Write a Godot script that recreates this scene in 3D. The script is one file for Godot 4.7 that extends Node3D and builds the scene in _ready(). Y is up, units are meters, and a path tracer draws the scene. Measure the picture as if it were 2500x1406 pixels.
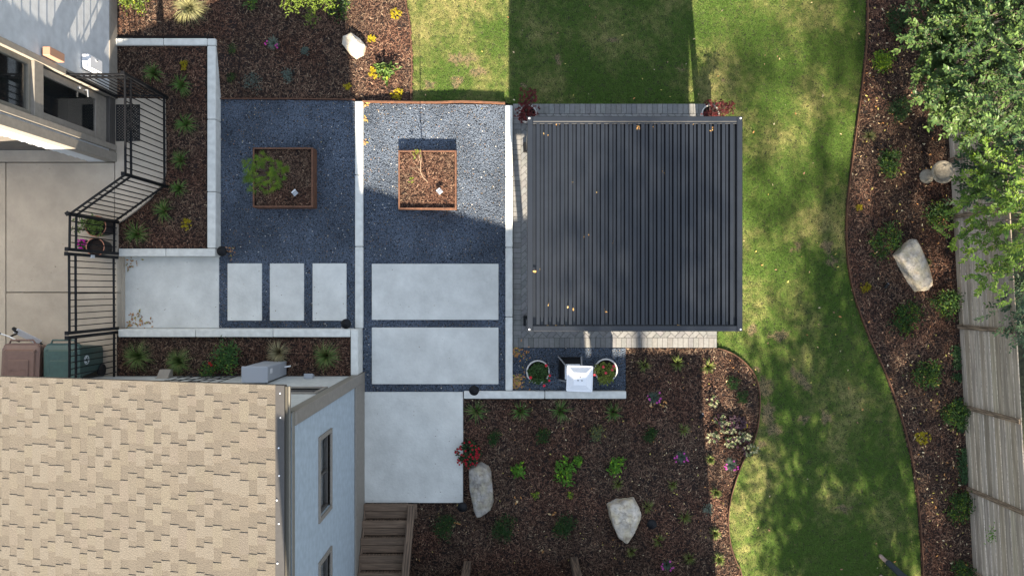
extends Node3D
# A back garden seen straight down from a drone. x runs to the right of the picture, z down it, y up.
const EYE := 16.3          # camera height over the middle gravel terrace
const FOCAL := 1944.0      # focal length in photograph pixels
var rng := RandomNumberGenerator.new()
var M := {}
var T := {}
var counts := {}

# ------------------------------------------------------------------ mesh collector
class Geo:
	var v := PackedVector3Array()
	var n := PackedVector3Array()
	var c := PackedColorArray()
	var col := Color(1, 1, 1)
	func tri(a: Vector3, b: Vector3, d: Vector3) -> void:      # counter-clockwise seen from outside
		var nn := (b - a).cross(d - a).normalized()
		v.append(a); v.append(d); v.append(b)
		for i in 3:
			n.append(nn); c.append(col)
	func trin(a: Vector3, b: Vector3, d: Vector3, na: Vector3, nb: Vector3, nd: Vector3) -> void:
		v.append(a); v.append(d); v.append(b)
		n.append(na); n.append(nd); n.append(nb)
		for i in 3:
			c.append(col)
	func quad(a: Vector3, b: Vector3, d: Vector3, e: Vector3) -> void:
		tri(a, b, d); tri(a, d, e)
	func qo(a: Vector3, b: Vector3, d: Vector3, e: Vector3, ctr: Vector3) -> void:
		if (b - a).cross(d - a).dot((a + d) * 0.5 - ctr) < 0.0:
			quad(a, e, d, b)
		else:
			quad(a, b, d, e)
	func to(a: Vector3, b: Vector3, d: Vector3, ctr: Vector3) -> void:
		if (b - a).cross(d - a).dot((a + b + d) / 3.0 - ctr) < 0.0:
			tri(a, d, b)
		else:
			tri(a, b, d)
	func hexa(p: Array) -> void:                               # 8 corners: bottom 0-3 round, top 4-7 round
		var ctr := Vector3.ZERO
		for q in p:
			ctr += q
		ctr /= 8.0
		qo(p[0], p[1], p[2], p[3], ctr); qo(p[4], p[5], p[6], p[7], ctr)
		for i in 4:
			var j := (i + 1) % 4
			qo(p[i], p[j], p[j + 4], p[i + 4], ctr)
	func box(ctr: Vector3, s: Vector3, b := Basis.IDENTITY) -> void:
		var h := s * 0.5
		var p := []
		for y in [-1, 1]:
			for k in [[-1, -1], [1, -1], [1, 1], [-1, 1]]:
				p.append(ctr + b * Vector3(k[0] * h.x, y * h.y, k[1] * h.z))
		hexa(p)
	func bbox(ctr: Vector3, s: Vector3, bev: float, b := Basis.IDENTITY) -> void:   # box with chamfered edges
		var h := s * 0.5
		var e := minf(bev, minf(h.x, minf(h.y, h.z)) * 0.9)
		var P := {}
		for x in [-1, 1]:
			for y in [-1, 1]:
				for z in [-1, 1]:
					P[Vector4(x, y, z, 0)] = ctr + b * Vector3(x * h.x, y * (h.y - e), z * (h.z - e))
					P[Vector4(x, y, z, 1)] = ctr + b * Vector3(x * (h.x - e), y * h.y, z * (h.z - e))
					P[Vector4(x, y, z, 2)] = ctr + b * Vector3(x * (h.x - e), y * (h.y - e), z * h.z)
					to(P[Vector4(x, y, z, 0)], P[Vector4(x, y, z, 1)], P[Vector4(x, y, z, 2)], ctr)
		for s1 in [-1, 1]:
			qo(P[Vector4(s1, -1, -1, 0)], P[Vector4(s1, 1, -1, 0)], P[Vector4(s1, 1, 1, 0)], P[Vector4(s1, -1, 1, 0)], ctr)
			qo(P[Vector4(-1, s1, -1, 1)], P[Vector4(1, s1, -1, 1)], P[Vector4(1, s1, 1, 1)], P[Vector4(-1, s1, 1, 1)], ctr)
			qo(P[Vector4(-1, -1, s1, 2)], P[Vector4(1, -1, s1, 2)], P[Vector4(1, 1, s1, 2)], P[Vector4(-1, 1, s1, 2)], ctr)
			for s2 in [-1, 1]:
				qo(P[Vector4(s1, s2, -1, 0)], P[Vector4(s1, s2, 1, 0)], P[Vector4(s1, s2, 1, 1)], P[Vector4(s1, s2, -1, 1)], ctr)
				qo(P[Vector4(s1, -1, s2, 0)], P[Vector4(s1, 1, s2, 0)], P[Vector4(s1, 1, s2, 2)], P[Vector4(s1, -1, s2, 2)], ctr)
				qo(P[Vector4(-1, s1, s2, 1)], P[Vector4(1, s1, s2, 1)], P[Vector4(1, s1, s2, 2)], P[Vector4(-1, s1, s2, 2)], ctr)
	func tube(pts: Array, rad: Array, sides := 8, cap := true) -> void:
		var rings := []
		for i in pts.size():
			var d: Vector3 = (pts[mini(i + 1, pts.size() - 1)] - pts[maxi(i - 1, 0)]).normalized()
			var s := d.cross(Vector3.UP if absf(d.y) < 0.95 else Vector3.RIGHT).normalized()
			var t := s.cross(d)
			var ring := []
			for k in sides:
				var a := TAU * k / sides
				ring.append(s * cos(a) + t * sin(a))
			rings.append(ring)
		for i in pts.size() - 1:
			for k in sides:
				var k2 := (k + 1) % sides
				var a: Vector3 = pts[i] + rings[i][k] * rad[i]
				var b: Vector3 = pts[i] + rings[i][k2] * rad[i]
				var d: Vector3 = pts[i + 1] + rings[i + 1][k2] * rad[i + 1]
				var e: Vector3 = pts[i + 1] + rings[i + 1][k] * rad[i + 1]
				if (b - a).cross(d - a).dot(rings[i][k]) < 0.0:
					trin(a, d, b, rings[i][k], rings[i + 1][k2], rings[i][k2]); trin(a, e, d, rings[i][k], rings[i + 1][k], rings[i + 1][k2])
				else:
					trin(a, b, d, rings[i][k], rings[i][k2], rings[i + 1][k2]); trin(a, d, e, rings[i][k], rings[i + 1][k2], rings[i + 1][k])
		if cap:
			for i in [0, pts.size() - 1]:
				var inside: Vector3 = pts[1] if i == 0 else pts[i - 1]
				for k in sides:
					to(pts[i], pts[i] + rings[i][k] * rad[i], pts[i] + rings[i][(k + 1) % sides] * rad[i], inside)
	func lathe(at: Vector3, prof: Array, sides := 24, wob := 0.0, ribs := 0) -> void:   # prof: Vector2(radius, height)
		for i in prof.size() - 1:
			var p: Vector2 = prof[i]
			var q: Vector2 = prof[i + 1]
			var sl := (q - p)
			var nn := Vector2(sl.y, -sl.x).normalized()
			for k in sides:
				var a0 := TAU * k / sides
				var a1 := TAU * (k + 1) / sides
				var f0 := 1.0 + (wob * (1.0 if k % 2 == 0 else -1.0) if ribs else 0.0)
				var f1 := 1.0 + (wob * (1.0 if (k + 1) % 2 == 0 else -1.0) if ribs else 0.0)
				var d0 := Vector3(cos(a0), 0, sin(a0))
				var d1 := Vector3(cos(a1), 0, sin(a1))
				var A := at + d0 * p.x * f0 + Vector3(0, p.y, 0)
				var B := at + d1 * p.x * f1 + Vector3(0, p.y, 0)
				var C := at + d1 * q.x * f1 + Vector3(0, q.y, 0)
				var D := at + d0 * q.x * f0 + Vector3(0, q.y, 0)
				if ribs:
					quad(A, D, C, B)
				else:
					var n0 := (d0 * nn.x + Vector3(0, nn.y, 0))
					var n1 := (d1 * nn.x + Vector3(0, nn.y, 0))
					trin(A, D, C, n0, n0, n1); trin(A, C, B, n0, n1, n1)
	func prism(poly: PackedVector2Array, y0: float, y1: float) -> void:      # poly in (x, z)
		var p := poly
		var area := 0.0
		for i in p.size():
			var q := p[(i + 1) % p.size()]
			area += p[i].x * q.y - q.x * p[i].y
		if area < 0.0:
			p = poly.duplicate(); p.reverse()
		var ix := Geometry2D.triangulate_polygon(p)
		for i in range(0, ix.size(), 3):
			var a := Vector3(p[ix[i]].x, y1, p[ix[i]].y)
			var b := Vector3(p[ix[i + 1]].x, y1, p[ix[i + 1]].y)
			var d := Vector3(p[ix[i + 2]].x, y1, p[ix[i + 2]].y)
			if (b - a).cross(d - a).y < 0.0:
				tri(a, d, b)
			else:
				tri(a, b, d)
		for i in p.size():
			var q := p[(i + 1) % p.size()]
			quad(Vector3(p[i].x, y0, p[i].y), Vector3(p[i].x, y1, p[i].y), Vector3(q.x, y1, q.y), Vector3(q.x, y0, q.y))
	func leaf(at: Vector3, dir: Vector3, up: Vector3, ln: float, wd: float, curl := 0.15) -> void:
		var s := dir.cross(up).normalized() * wd * 0.5
		var u := s.cross(dir).normalized()
		if u.y < 0.0:
			u = -u
		var mid := at + dir * ln * 0.45 + u * ln * curl
		var tip := at + dir * ln
		var l := mid + s + u * wd * 0.18
		var r := mid - s + u * wd * 0.18
		if (l - at).cross(tip - at).dot(u) > 0.0:
			var sw := l
			l = r
			r = sw
		tri(at, tip, l); tri(at, r, tip)
	func blade(at: Vector3, dir: Vector3, ln: float, wd: float, rise: float, droop: float) -> void:  # arching strap leaf
		var s := Vector3(-dir.z, 0, dir.x) * wd * 0.5
		var prev := at
		var w := 1.0
		for i in 4:
			var t := (i + 1) / 4.0
			var p := at + dir * ln * t * (0.55 + 0.45 * t) + Vector3(0, rise * sin(t * PI * droop), 0)
			var w2 := 1.0 - 0.85 * t * t
			if i < 3:
				quad(prev - s * w, p - s * w2, p + s * w2, prev + s * w)
			else:
				tri(prev - s * w, p, prev + s * w)
			prev = p
			w = w2
	func mesh() -> ArrayMesh:
		var a := []
		a.resize(Mesh.ARRAY_MAX)
		a[Mesh.ARRAY_VERTEX] = v
		a[Mesh.ARRAY_NORMAL] = n
		a[Mesh.ARRAY_COLOR] = c
		var m := ArrayMesh.new()
		m.add_surface_from_arrays(Mesh.PRIMITIVE_TRIANGLES, a)
		return m

# ------------------------------------------------------------------ naming and placing
func P(px: float, py: float, h := 0.0) -> Vector3:           # a photograph pixel on the level plane y = h
	return Vector3((px - 1250.0) / FOCAL * (EYE - h), h, (py - 703.0) / FOCAL * (EYE - h))

func P2(px: float, py: float, h := 0.0) -> Vector2:
	var p := P(px, py, h)
	return Vector2(p.x, p.z)

func poly(pts: Array, h := 0.0) -> PackedVector2Array:
	var r := PackedVector2Array()
	for p in pts:
		r.append(P2(p[0], p[1], h))
	return r

func numbered(called: String) -> String:
	var k: int = counts.get(called, 0)
	counts[called] = k + 1
	return called if k == 0 else "%s_%03d" % [called, k]

func tag(o: Node, label: String, category := "", group := "", kind := "") -> void:
	if label: o.set_meta("label", label)
	if category: o.set_meta("category", category)
	if group: o.set_meta("group", group)
	if kind: o.set_meta("kind", kind)

func thing(called: String, at: Vector3, label: String, category := "", group := "", kind := "") -> Node3D:
	var o := Node3D.new()
	o.name = numbered(called)
	add_child(o)
	o.position = at
	tag(o, label, category, group, kind)
	return o

func obj(g, called: String, m: Material, parent: Node = null) -> MeshInstance3D:
	var o := MeshInstance3D.new()
	o.mesh = g.mesh() if g is Geo else g
	o.material_override = m
	if parent == null:
		o.name = numbered(called)
		add_child(o)
	else:
		o.name = called
		parent.add_child(o, true)
	return o

func multi(called: String, mesh: Mesh, buf: PackedFloat32Array, m: Material, parent: Node = null) -> MultiMeshInstance3D:
	var mm := MultiMesh.new()
	mm.transform_format = MultiMesh.TRANSFORM_3D
	mm.use_colors = true
	mm.mesh = mesh
	mm.instance_count = buf.size() / 16
	mm.buffer = buf
	var o := MultiMeshInstance3D.new()
	o.multimesh = mm
	o.material_override = m
	if parent == null:
		o.name = numbered(called)
		add_child(o)
	else:
		o.name = called
		parent.add_child(o, true)
	return o

func put(buf: PackedFloat32Array, b: Basis, o: Vector3, c: Color) -> void:
	buf.append(b.x.x); buf.append(b.y.x); buf.append(b.z.x); buf.append(o.x)
	buf.append(b.x.y); buf.append(b.y.y); buf.append(b.z.y); buf.append(o.y)
	buf.append(b.x.z); buf.append(b.y.z); buf.append(b.z.z); buf.append(o.z)
	buf.append(c.r); buf.append(c.g); buf.append(c.b); buf.append(1.0)

func lin(r: float, g: float, b: float) -> Color:              # a linear base colour for albedo_color
	return Color(r, g, b).linear_to_srgb()

func rnd(a: float, b: float) -> float:
	return rng.randf_range(a, b)

# ------------------------------------------------------------------ textures and materials
func noise_tex(sd: int, freq: float, lo: float, hi: float, oct := 5, size := 512, gain := 0.55, normal := false, type := FastNoiseLite.TYPE_SIMPLEX_SMOOTH) -> NoiseTexture2D:
	var f := FastNoiseLite.new()
	f.seed = sd
	f.noise_type = type
	f.frequency = freq
	f.fractal_octaves = oct
	f.fractal_gain = gain
	var t := NoiseTexture2D.new()
	t.width = size
	t.height = size
	t.seamless = true
	t.noise = f
	if normal:
		t.as_normal_map = true
		t.bump_strength = hi
	else:
		var g := Gradient.new()
		g.set_color(0, Color(lo, lo, lo))
		g.set_color(1, Color(hi, hi, hi))
		t.color_ramp = g
	return t

func streak_tex(sd: int, along_u: bool, lo: float, hi: float) -> ImageTexture:     # wood grain
	var f := FastNoiseLite.new()
	f.seed = sd
	f.frequency = 0.045
	f.fractal_octaves = 5
	f.fractal_gain = 0.65
	var im := f.get_seamless_image(512, 24)
	im.convert(Image.FORMAT_RGB8)
	im.resize(512, 512, Image.INTERPOLATE_CUBIC)
	if along_u:
		im.rotate_90(CLOCKWISE)
	for y in 512:
		for x in 512:
			var k := lerpf(lo, hi, smoothstep(0.25, 0.75, im.get_pixel(x, y).r))
			im.set_pixel(x, y, Color(k, k, k))
	return ImageTexture.create_from_image(im)

func mat(called: String, c: Color, rough := 0.8, tex: Texture2D = null, metres := 1.0, bump: Texture2D = null, bump_scale := 1.0) -> StandardMaterial3D:
	var m := StandardMaterial3D.new()
	m.resource_name = called
	m.albedo_color = c
	m.roughness = rough
	m.vertex_color_use_as_albedo = true
	m.uv1_triplanar = true
	m.uv1_world_triplanar = true
	m.uv1_scale = Vector3.ONE / metres
	if tex:
		m.albedo_texture = tex
	if bump:
		m.normal_enabled = true
		m.normal_texture = bump
		m.normal_scale = bump_scale
	M[called] = m
	return m

func leafmat(called: String, rough := 0.45, back := Color(0.25, 0.35, 0.1)) -> StandardMaterial3D:
	var m := StandardMaterial3D.new()
	m.resource_name = called
	m.albedo_color = Color.WHITE
	m.vertex_color_use_as_albedo = true
	m.roughness = rough
	m.metallic_specular = 0.3
	m.backlight_enabled = true
	m.backlight = back
	m.cull_mode = BaseMaterial3D.CULL_DISABLED
	M[called] = m
	return m

func materials() -> void:
	T.grain = noise_tex(3, 0.012, 0.88, 1.0, 6)
	T.stain = noise_tex(11, 0.004, 0.86, 1.0, 7, 1024, 0.66)
	T.speck = noise_tex(5, 0.16, 0.45, 1.0, 4, 512, 0.8)
	T.soil = noise_tex(7, 0.05, 0.35, 1.0, 5, 512, 0.7)
	T.bump = noise_tex(9, 0.09, 0.0, 5.0, 5, 512, 0.7, true)
	T.rock = noise_tex(21, 0.012, 0.58, 1.0, 7, 512, 0.75, false, FastNoiseLite.TYPE_PERLIN)
	T.wood_h = streak_tex(31, true, 0.80, 1.0)
	T.wood_v = streak_tex(32, false, 0.55, 1.0)
	mat("concrete", lin(0.66, 0.665, 0.63), 0.85, T.stain, 3.7, T.bump, 0.12)
	mat("wall_concrete", lin(0.68, 0.685, 0.65), 0.85, T.grain, 1.3, T.bump, 0.18)
	mat("driveway_concrete", lin(0.47, 0.405, 0.325), 0.9, T.stain, 4.3, T.bump, 0.15)
	mat("soil", lin(0.032, 0.019, 0.015), 1.0, T.soil, 0.5, T.bump, 1.0)
	mat("gravel_bed", lin(0.036, 0.044, 0.058), 1.0, T.speck, 0.35, T.bump, 1.0)
	mat("turf", lin(0.075, 0.085, 0.03), 1.0, T.soil, 0.8)
	mat("far_ground", lin(0.08, 0.085, 0.04), 1.0, T.soil, 3.0)
	mat("corten", lin(0.185, 0.08, 0.04), 0.75, T.rock, 0.6, T.bump, 0.3)
	mat("black_metal", lin(0.007, 0.0075, 0.009), 0.5).metallic_specular = 0.3
	mat("roof_metal", lin(0.0100, 0.0130, 0.0185), 0.36, T.grain, 1.5).metallic_specular = 0.5
	mat("paver", lin(0.19, 0.19, 0.185), 0.9, T.grain, 0.6, T.bump, 0.4)
	mat("shingle", lin(0.224, 0.197, 0.158), 0.95, T.speck, 1.3, T.bump, 0.5)
	mat("siding", lin(0.6, 0.62, 0.63), 0.6, T.grain, 1.8)
	mat("stucco", lin(0.40, 0.475, 0.53), 0.8, T.grain, 1.2, T.bump, 0.1)
	mat("trim", lin(0.25, 0.225, 0.19), 0.65, T.grain, 0.9)
	mat("light_trim", lin(0.20, 0.185, 0.15), 0.6, T.grain, 0.9)
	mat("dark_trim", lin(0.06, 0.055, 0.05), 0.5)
	mat("flashing", lin(0.05, 0.047, 0.044), 0.6, T.grain, 0.7)
	mat("old_wood", lin(0.56, 0.48, 0.38), 0.9, T.wood_h, 1.6)
	mat("post_wood", lin(0.36, 0.26, 0.17), 0.9, T.wood_v, 0.7)
	mat("stair_wood", lin(0.19, 0.128, 0.085), 0.85, T.wood_h, 0.9)
	mat("stair_side", lin(0.19, 0.128, 0.085), 0.85, T.wood_v, 0.9)
	mat("boulder", lin(0.82, 0.75, 0.65), 0.9, T.rock, 1.1, T.bump, 0.5)
	mat("grey_boulder", lin(0.50, 0.475, 0.44), 0.9, T.rock, 0.9, T.bump, 0.6)
	mat("cast_stone", lin(0.42, 0.38, 0.3), 0.9, T.rock, 0.35, T.bump, 0.4)
	mat("white_enamel", lin(0.68, 0.69, 0.71), 0.25)
	mat("steel", lin(0.55, 0.58, 0.62), 0.3).metallic = 0.6
	mat("cabinet_grey", lin(0.30, 0.32, 0.35), 0.45)
	mat("cabinet_dark", lin(0.10, 0.105, 0.115), 0.5)
	mat("bin_brown", lin(0.165, 0.098, 0.078), 0.5, T.grain, 0.8)
	mat("bin_green", lin(0.045, 0.092, 0.084), 0.45, T.grain, 0.8)
	mat("rubber", lin(0.015, 0.015, 0.016), 0.8)
	mat("white_pot", lin(0.62, 0.60, 0.57), 0.7, T.grain, 0.4)
	mat("black_pot", lin(0.025, 0.024, 0.026), 0.5)
	mat("terracotta", lin(0.36, 0.16, 0.10), 0.8)
	mat("paint", Color.WHITE, 0.6)
	mat("cloth", Color.WHITE, 0.9, T.grain, 0.3)
	mat("light_wall", lin(0.5, 0.52, 0.5), 0.8, T.grain, 1.2)
	mat("chip", Color.WHITE, 1.0).metallic_specular = 0.12
	mat("bark", lin(0.16, 0.12, 0.09), 0.9, T.wood_v, 0.4)
	mat("pale_bark", lin(0.2, 0.15, 0.105), 0.8)
	mat("garage_brown", lin(0.13, 0.115, 0.10), 0.7, T.grain, 0.9)
	mat("room_dark", lin(0.03, 0.03, 0.032), 0.9)
	mat("sconce_copper", lin(0.33, 0.19, 0.13), 0.5)
	leafmat("leaf")
	leafmat("glossy_leaf", 0.42)
	leafmat("dull_leaf", 0.8)
	leafmat("red_leaf", 0.5, Color(0.3, 0.06, 0.05))
	leafmat("grass_blade", 0.85, Color(0.3, 0.35, 0.1)).metallic_specular = 0.15
	var gl := StandardMaterial3D.new()
	gl.resource_name = "glass"
	gl.albedo_color = Color(0.12, 0.16, 0.16, 0.1)
	gl.transparency = BaseMaterial3D.TRANSPARENCY_ALPHA
	gl.roughness = 0.03
	M.glass = gl

# ------------------------------------------------------------------ shapes of the plot, in photograph pixels
var RIGHT_EDGE := [[2117, -160], [2117, 0], [2115, 100], [2105, 200], [2085, 350], [2068, 490], [2065, 560], [2069, 640], [2085, 722], [2120, 820], [2163, 915], [2200, 1020], [2225, 1120], [2240, 1220], [2249, 1330], [2252, 1406], [2254, 1600]]
var CURVE := [[1752, 850], [1778, 858], [1808, 876], [1838, 908], [1852, 945], [1855, 985], [1850, 1040], [1836, 1085], [1815, 1122], [1797, 1170], [1783, 1220], [1778, 1270], [1783, 1325], [1797, 1370], [1812, 1406], [1860, 1600]]
var TOP_EDGE := [[972, -160], [990, 0], [999, 50], [1004, 110], [1006, 170], [1003, 246]]
const LAWN_H := -0.10
const BED_H := -0.07

func mulch_top_h(px: float, py: float) -> float:
	var base := lerpf(0.27, -0.07, clampf((px - 540.0) / 440.0, 0.0, 1.0))
	return lerpf(minf(base, 0.05), base, clampf((238.0 - py) / 110.0, 0.0, 1.0))

func top_edge_x(py: float) -> float:
	for i in TOP_EDGE.size() - 1:
		if py <= TOP_EDGE[i + 1][1]:
			return lerpf(TOP_EDGE[i][0], TOP_EDGE[i + 1][0], clampf((py - TOP_EDGE[i][1]) / float(TOP_EDGE[i + 1][1] - TOP_EDGE[i][1]), 0.0, 1.0))
	return 1003.0

# ------------------------------------------------------------------ the scene
func _ready() -> void:
	rng.seed = 20240611
	var cam := Camera3D.new()
	cam.name = "camera"
	add_child(cam)
	cam.position = Vector3(0, EYE, 0)
	cam.rotation_degrees = Vector3(-90, 0, 0)
	cam.fov = rad_to_deg(2.0 * atan(703.0 / FOCAL))
	cam.far = 900.0
	cam.current = true
	var sm := ProceduralSkyMaterial.new()
	sm.sky_top_color = Color(0.69, 0.745, 0.825)
	sm.sky_horizon_color = Color(0.85, 0.86, 0.87)
	sm.sky_curve = 0.18
	sm.ground_bottom_color = Color(0.3, 0.3, 0.26)
	sm.ground_horizon_color = Color(0.6, 0.62, 0.6)
	sm.sun_angle_max = 0.0
	sm.energy_multiplier = 0.465
	var sky := Sky.new()
	sky.sky_material = sm
	var env := Environment.new()
	env.background_mode = Environment.BG_SKY
	env.sky = sky
	env.tonemap_mode = Environment.TONE_MAPPER_LINEAR
	env.tonemap_exposure = 4.85
	env.sdfgi_enabled = true
	env.ssao_enabled = true
	env.ssil_enabled = true
	var we := WorldEnvironment.new()
	we.name = "world"
	we.environment = env
	add_child(we)
	var sun := DirectionalLight3D.new()
	sun.name = "sun"
	add_child(sun)
	sun.look_at_from_position(Vector3.ZERO, Vector3(-0.08, -0.645, -1.0), Vector3.UP)
	sun.light_energy = 1.6
	sun.light_color = Color(1.0, 0.935, 0.84)
	sun.light_angular_distance = 0.6
	sun.shadow_enabled = true
	sun.directional_shadow_max_distance = 120.0

	materials()
	ground()
	paving()
	retaining_walls()
	edgings()
	house_upper()
	house_lower()
	pergola()
	patio()
	plank_fence()
	metal_fence()
	planters()
	street_things()
	boulders()
	planting()
	overhang_trees()
	shade_trees()
	person()
	scatter()

# ------------------------------------------------------------------ ground
func sheet(called: String, pts: Array, h: float, m: Material, depth := 0.3) -> MeshInstance3D:
	var g := Geo.new()
	g.prism(poly(pts, h), h - depth, h)
	var o := obj(g, called, m)
	o.set_meta("kind", "structure")
	return o

func lawn_poly() -> Array:
	var a := TOP_EDGE.duplicate()
	a.append_array([[1003, 248], [1252, 252], [1252, 256], [1752, 256], [1752, 850]])
	a.append_array(CURVE.slice(1))
	var r := RIGHT_EDGE.duplicate()
	r.reverse()
	a.append_array(r)
	return a

func right_bed_poly() -> Array:
	var a := RIGHT_EDGE.duplicate()
	a.append_array([[2392, 1600], [2378, 1406], [2316, 285], [2294, -160]])
	return a

func lower_bed_poly() -> Array:
	var a := [[1131, 974], [1531, 974], [1528, 850]]
	a.append_array(CURVE)
	a.append_array([[700, 1600], [700, 1200], [886, 1200], [886, 1228], [1131, 1228]])
	return a

func landing_poly() -> Array:
	return [[279.5, 239], [400, 241], [402, 420], [398, 436], [384, 462], [360, 489], [330, 514], [300, 536], [287, 544], [279.5, 545]]

func ground() -> void:
	var g := Geo.new()
	for i in 24:
		for j in 24:
			var a := Vector3(-420 + i * 35, -0.45, -420 + j * 35)
			g.quad(a, a + Vector3(0, 0, 35), a + Vector3(35, 0, 35), a + Vector3(35, 0, 0))
	obj(g, "ground", M.far_ground).set_meta("kind", "structure")
	sheet("lawn", lawn_poly(), LAWN_H, M.turf)
	sheet("mulch_bed", right_bed_poly(), BED_H, M.soil)
	sheet("mulch_bed", lower_bed_poly(), BED_H - 0.02, M.soil)
	sheet("mulch_bed", [[279, 108], [507, 108], [507, 608], [284, 608], [279, 600]], 0.29, M.soil)
	sheet("mulch_bed", [[284, 820], [858, 820], [858, 922], [284, 922]], 0.42, M.soil)
	# the sloping bed at the top
	var s := Geo.new()
	var rows := 26
	var cols := 30
	for r in rows:
		for c in cols:
			var q := []
			for k in [[0, 0], [0, 1], [1, 1], [1, 0]]:
				var py := lerpf(-160.0, 246.0, (r + k[1]) / float(rows))
				var x0 := 278.0 if py < 97.0 else 526.0
				var px := lerpf(x0, top_edge_x(py), (c + k[0]) / float(cols))
				var h := mulch_top_h(px, py)
				q.append(P(px, py, h))
			s.quad(q[0], q[1], q[2], q[3])
	obj(s, "mulch_bed", M.soil).set_meta("kind", "structure")
	sheet("gravel_bed", [[531, 241], [867, 244], [867, 806], [531, 806]], 0.06, M.gravel_bed)
	sheet("gravel_bed", [[884, 249], [1236, 254], [1236, 959], [884, 959]], 0.0, M.gravel_bed)
	sheet("gravel_bed", [[1250, 849], [1528, 849], [1528, 957], [1250, 957]], -0.06, M.gravel_bed)
	# a plain paved yard on the far side of the plank fence
	sheet("neighbour_ground", [[2316, 285], [2378, 1406], [2392, 1600], [3400, 1600], [3400, -160], [2294, -160]], BED_H - 0.03, M.far_ground)

func slab(parent: Node, x0: float, y0: float, x1: float, y1: float, h: float, m: Material, depth := 0.16, tone := 1.0) -> void:
	var a := P(x0, y0, h)
	var b := P(x1, y1, h)
	var g := Geo.new()
	g.col = Color(tone, tone, tone * 0.995)
	g.bbox(Vector3((a.x + b.x) / 2, h - depth / 2, (a.z + b.z) / 2), Vector3(b.x - a.x, depth, b.z - a.z), 0.008)
	obj(g, "paving_slab", m, parent)

func paving() -> void:
	var path := thing("path", Vector3.ZERO, "", "", "", "structure")
	slab(path, 299, 627, 533, 801, 0.10, M.concrete, 0.2, 0.98)
	slab(path, 554, 643, 638, 783, 0.095, M.concrete, 0.16, 1.0)
	slab(path, 657.5, 643, 741, 783, 0.095, M.concrete, 0.16, 0.96)
	slab(path, 762, 643, 845, 783, 0.095, M.concrete, 0.16, 0.98)
	slab(path, 907, 644, 1217, 781, 0.035, M.concrete, 0.16, 0.94)
	slab(path, 907, 799.5, 1217, 938, 0.035, M.concrete, 0.16, 0.92)
	slab(path, 887, 957, 1130, 1228, 0.03, M.concrete, 0.3, 0.93)
	var drive := thing("driveway", Vector3.ZERO, "", "", "", "structure")
	slab(drive, -260, 397, 11, 958, 0.36, M.driveway_concrete, 0.6, 1.0)
	slab(drive, 13, 397, 277.5, 713, 0.36, M.driveway_concrete, 0.6, 0.97)
	slab(drive, 13, 715, 284.5, 958, 0.36, M.driveway_concrete, 0.6, 0.93)
	slab(drive, -260, 360, 277.5, 395, 0.36, M.driveway_concrete, 0.6, 1.04)
	var g := Geo.new()
	g.prism(poly(landing_poly(), 0.36), -0.2, 0.36)
	obj(g, "landing", M.driveway_concrete, drive)
	var g2 := Geo.new()
	g2.prism(poly([[278.5, 546], [285, 546], [284.5, 713], [278.5, 713]], 0.36), -0.2, 0.36)
	obj(g2, "paving_slab", M.driveway_concrete, drive)
	var g3 := Geo.new()                                     # the low step between the driveway and the path
	g3.prism(poly([[286.5, 627], [298.5, 627], [298.5, 801], [286.5, 801]], 0.2), -0.2, 0.2)
	obj(g3, "step", M.driveway_concrete, drive)

func wall_run(o: Node3D, horizontal: bool, x0: float, y0: float, x1: float, y1: float, joints: Array, h: float, bottom: float) -> void:
	var cuts := [x0 if horizontal else y0]
	cuts.append_array(joints)
	cuts.append(x1 if horizontal else y1)
	for i in cuts.size() - 1:
		var a := P(cuts[i] if horizontal else x0, y0 if horizontal else cuts[i], h)
		var b := P(cuts[i + 1] if horizontal else x1, y1 if horizontal else cuts[i + 1], h)
		var gap := 0.005
		if horizontal:
			a.x += gap
			b.x -= gap
		else:
			a.z += gap
			b.z -= gap
		var g := Geo.new()
		var k := rnd(0.94, 1.0)
		g.col = Color(k, k, k * 0.99)
		g.bbox(Vector3((a.x + b.x) / 2, (h + bottom) / 2, (a.z + b.z) / 2), Vector3(b.x - a.x, h - bottom, b.z - a.z), 0.012)
		obj(g, "wall_section", M.wall_concrete, o)

func retaining_walls() -> void:
	var w := thing("retaining_wall", P(410, 360, -0.2), "white concrete retaining wall around three sides of the fenced mulch bed", "retaining wall")
	w.position = Vector3.ZERO
	wall_run(w, true, 279, 93, 504, 110, [397], 0.36, -0.3)
	wall_run(w, false, 504.5, 93, 525, 606, [111, 291, 468], 0.36, -0.3)
	wall_run(w, true, 287, 607, 525, 626, [403], 0.36, -0.3)
	w = thing("retaining_wall", Vector3.ZERO, "low white concrete kerb wall between the two dark gravel courts", "retaining wall")
	wall_run(w, false, 866, 246, 885.5, 802, [427, 602], 0.09, -0.3)
	w = thing("retaining_wall", Vector3.ZERO, "tall white concrete wall around the narrow bed of tufted grasses", "retaining wall")
	wall_run(w, true, 286, 804, 855, 823, [476, 665], 0.52, -0.3)
	wall_run(w, false, 855.5, 804, 873, 917, [], 0.52, -0.3)
	w = thing("retaining_wall", Vector3.ZERO, "long white concrete kerb wall along the pavers beside the metal pergola", "retaining wall")
	wall_run(w, false, 1234, 256, 1251.5, 954, [431, 604, 774], 0.05, -0.3)
	w = thing("retaining_wall", Vector3.ZERO, "short white concrete wall behind the patio heater and flower pots", "retaining wall")
	wall_run(w, true, 1131.5, 955, 1530, 973.5, [1330], 0.07, -0.3)

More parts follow.
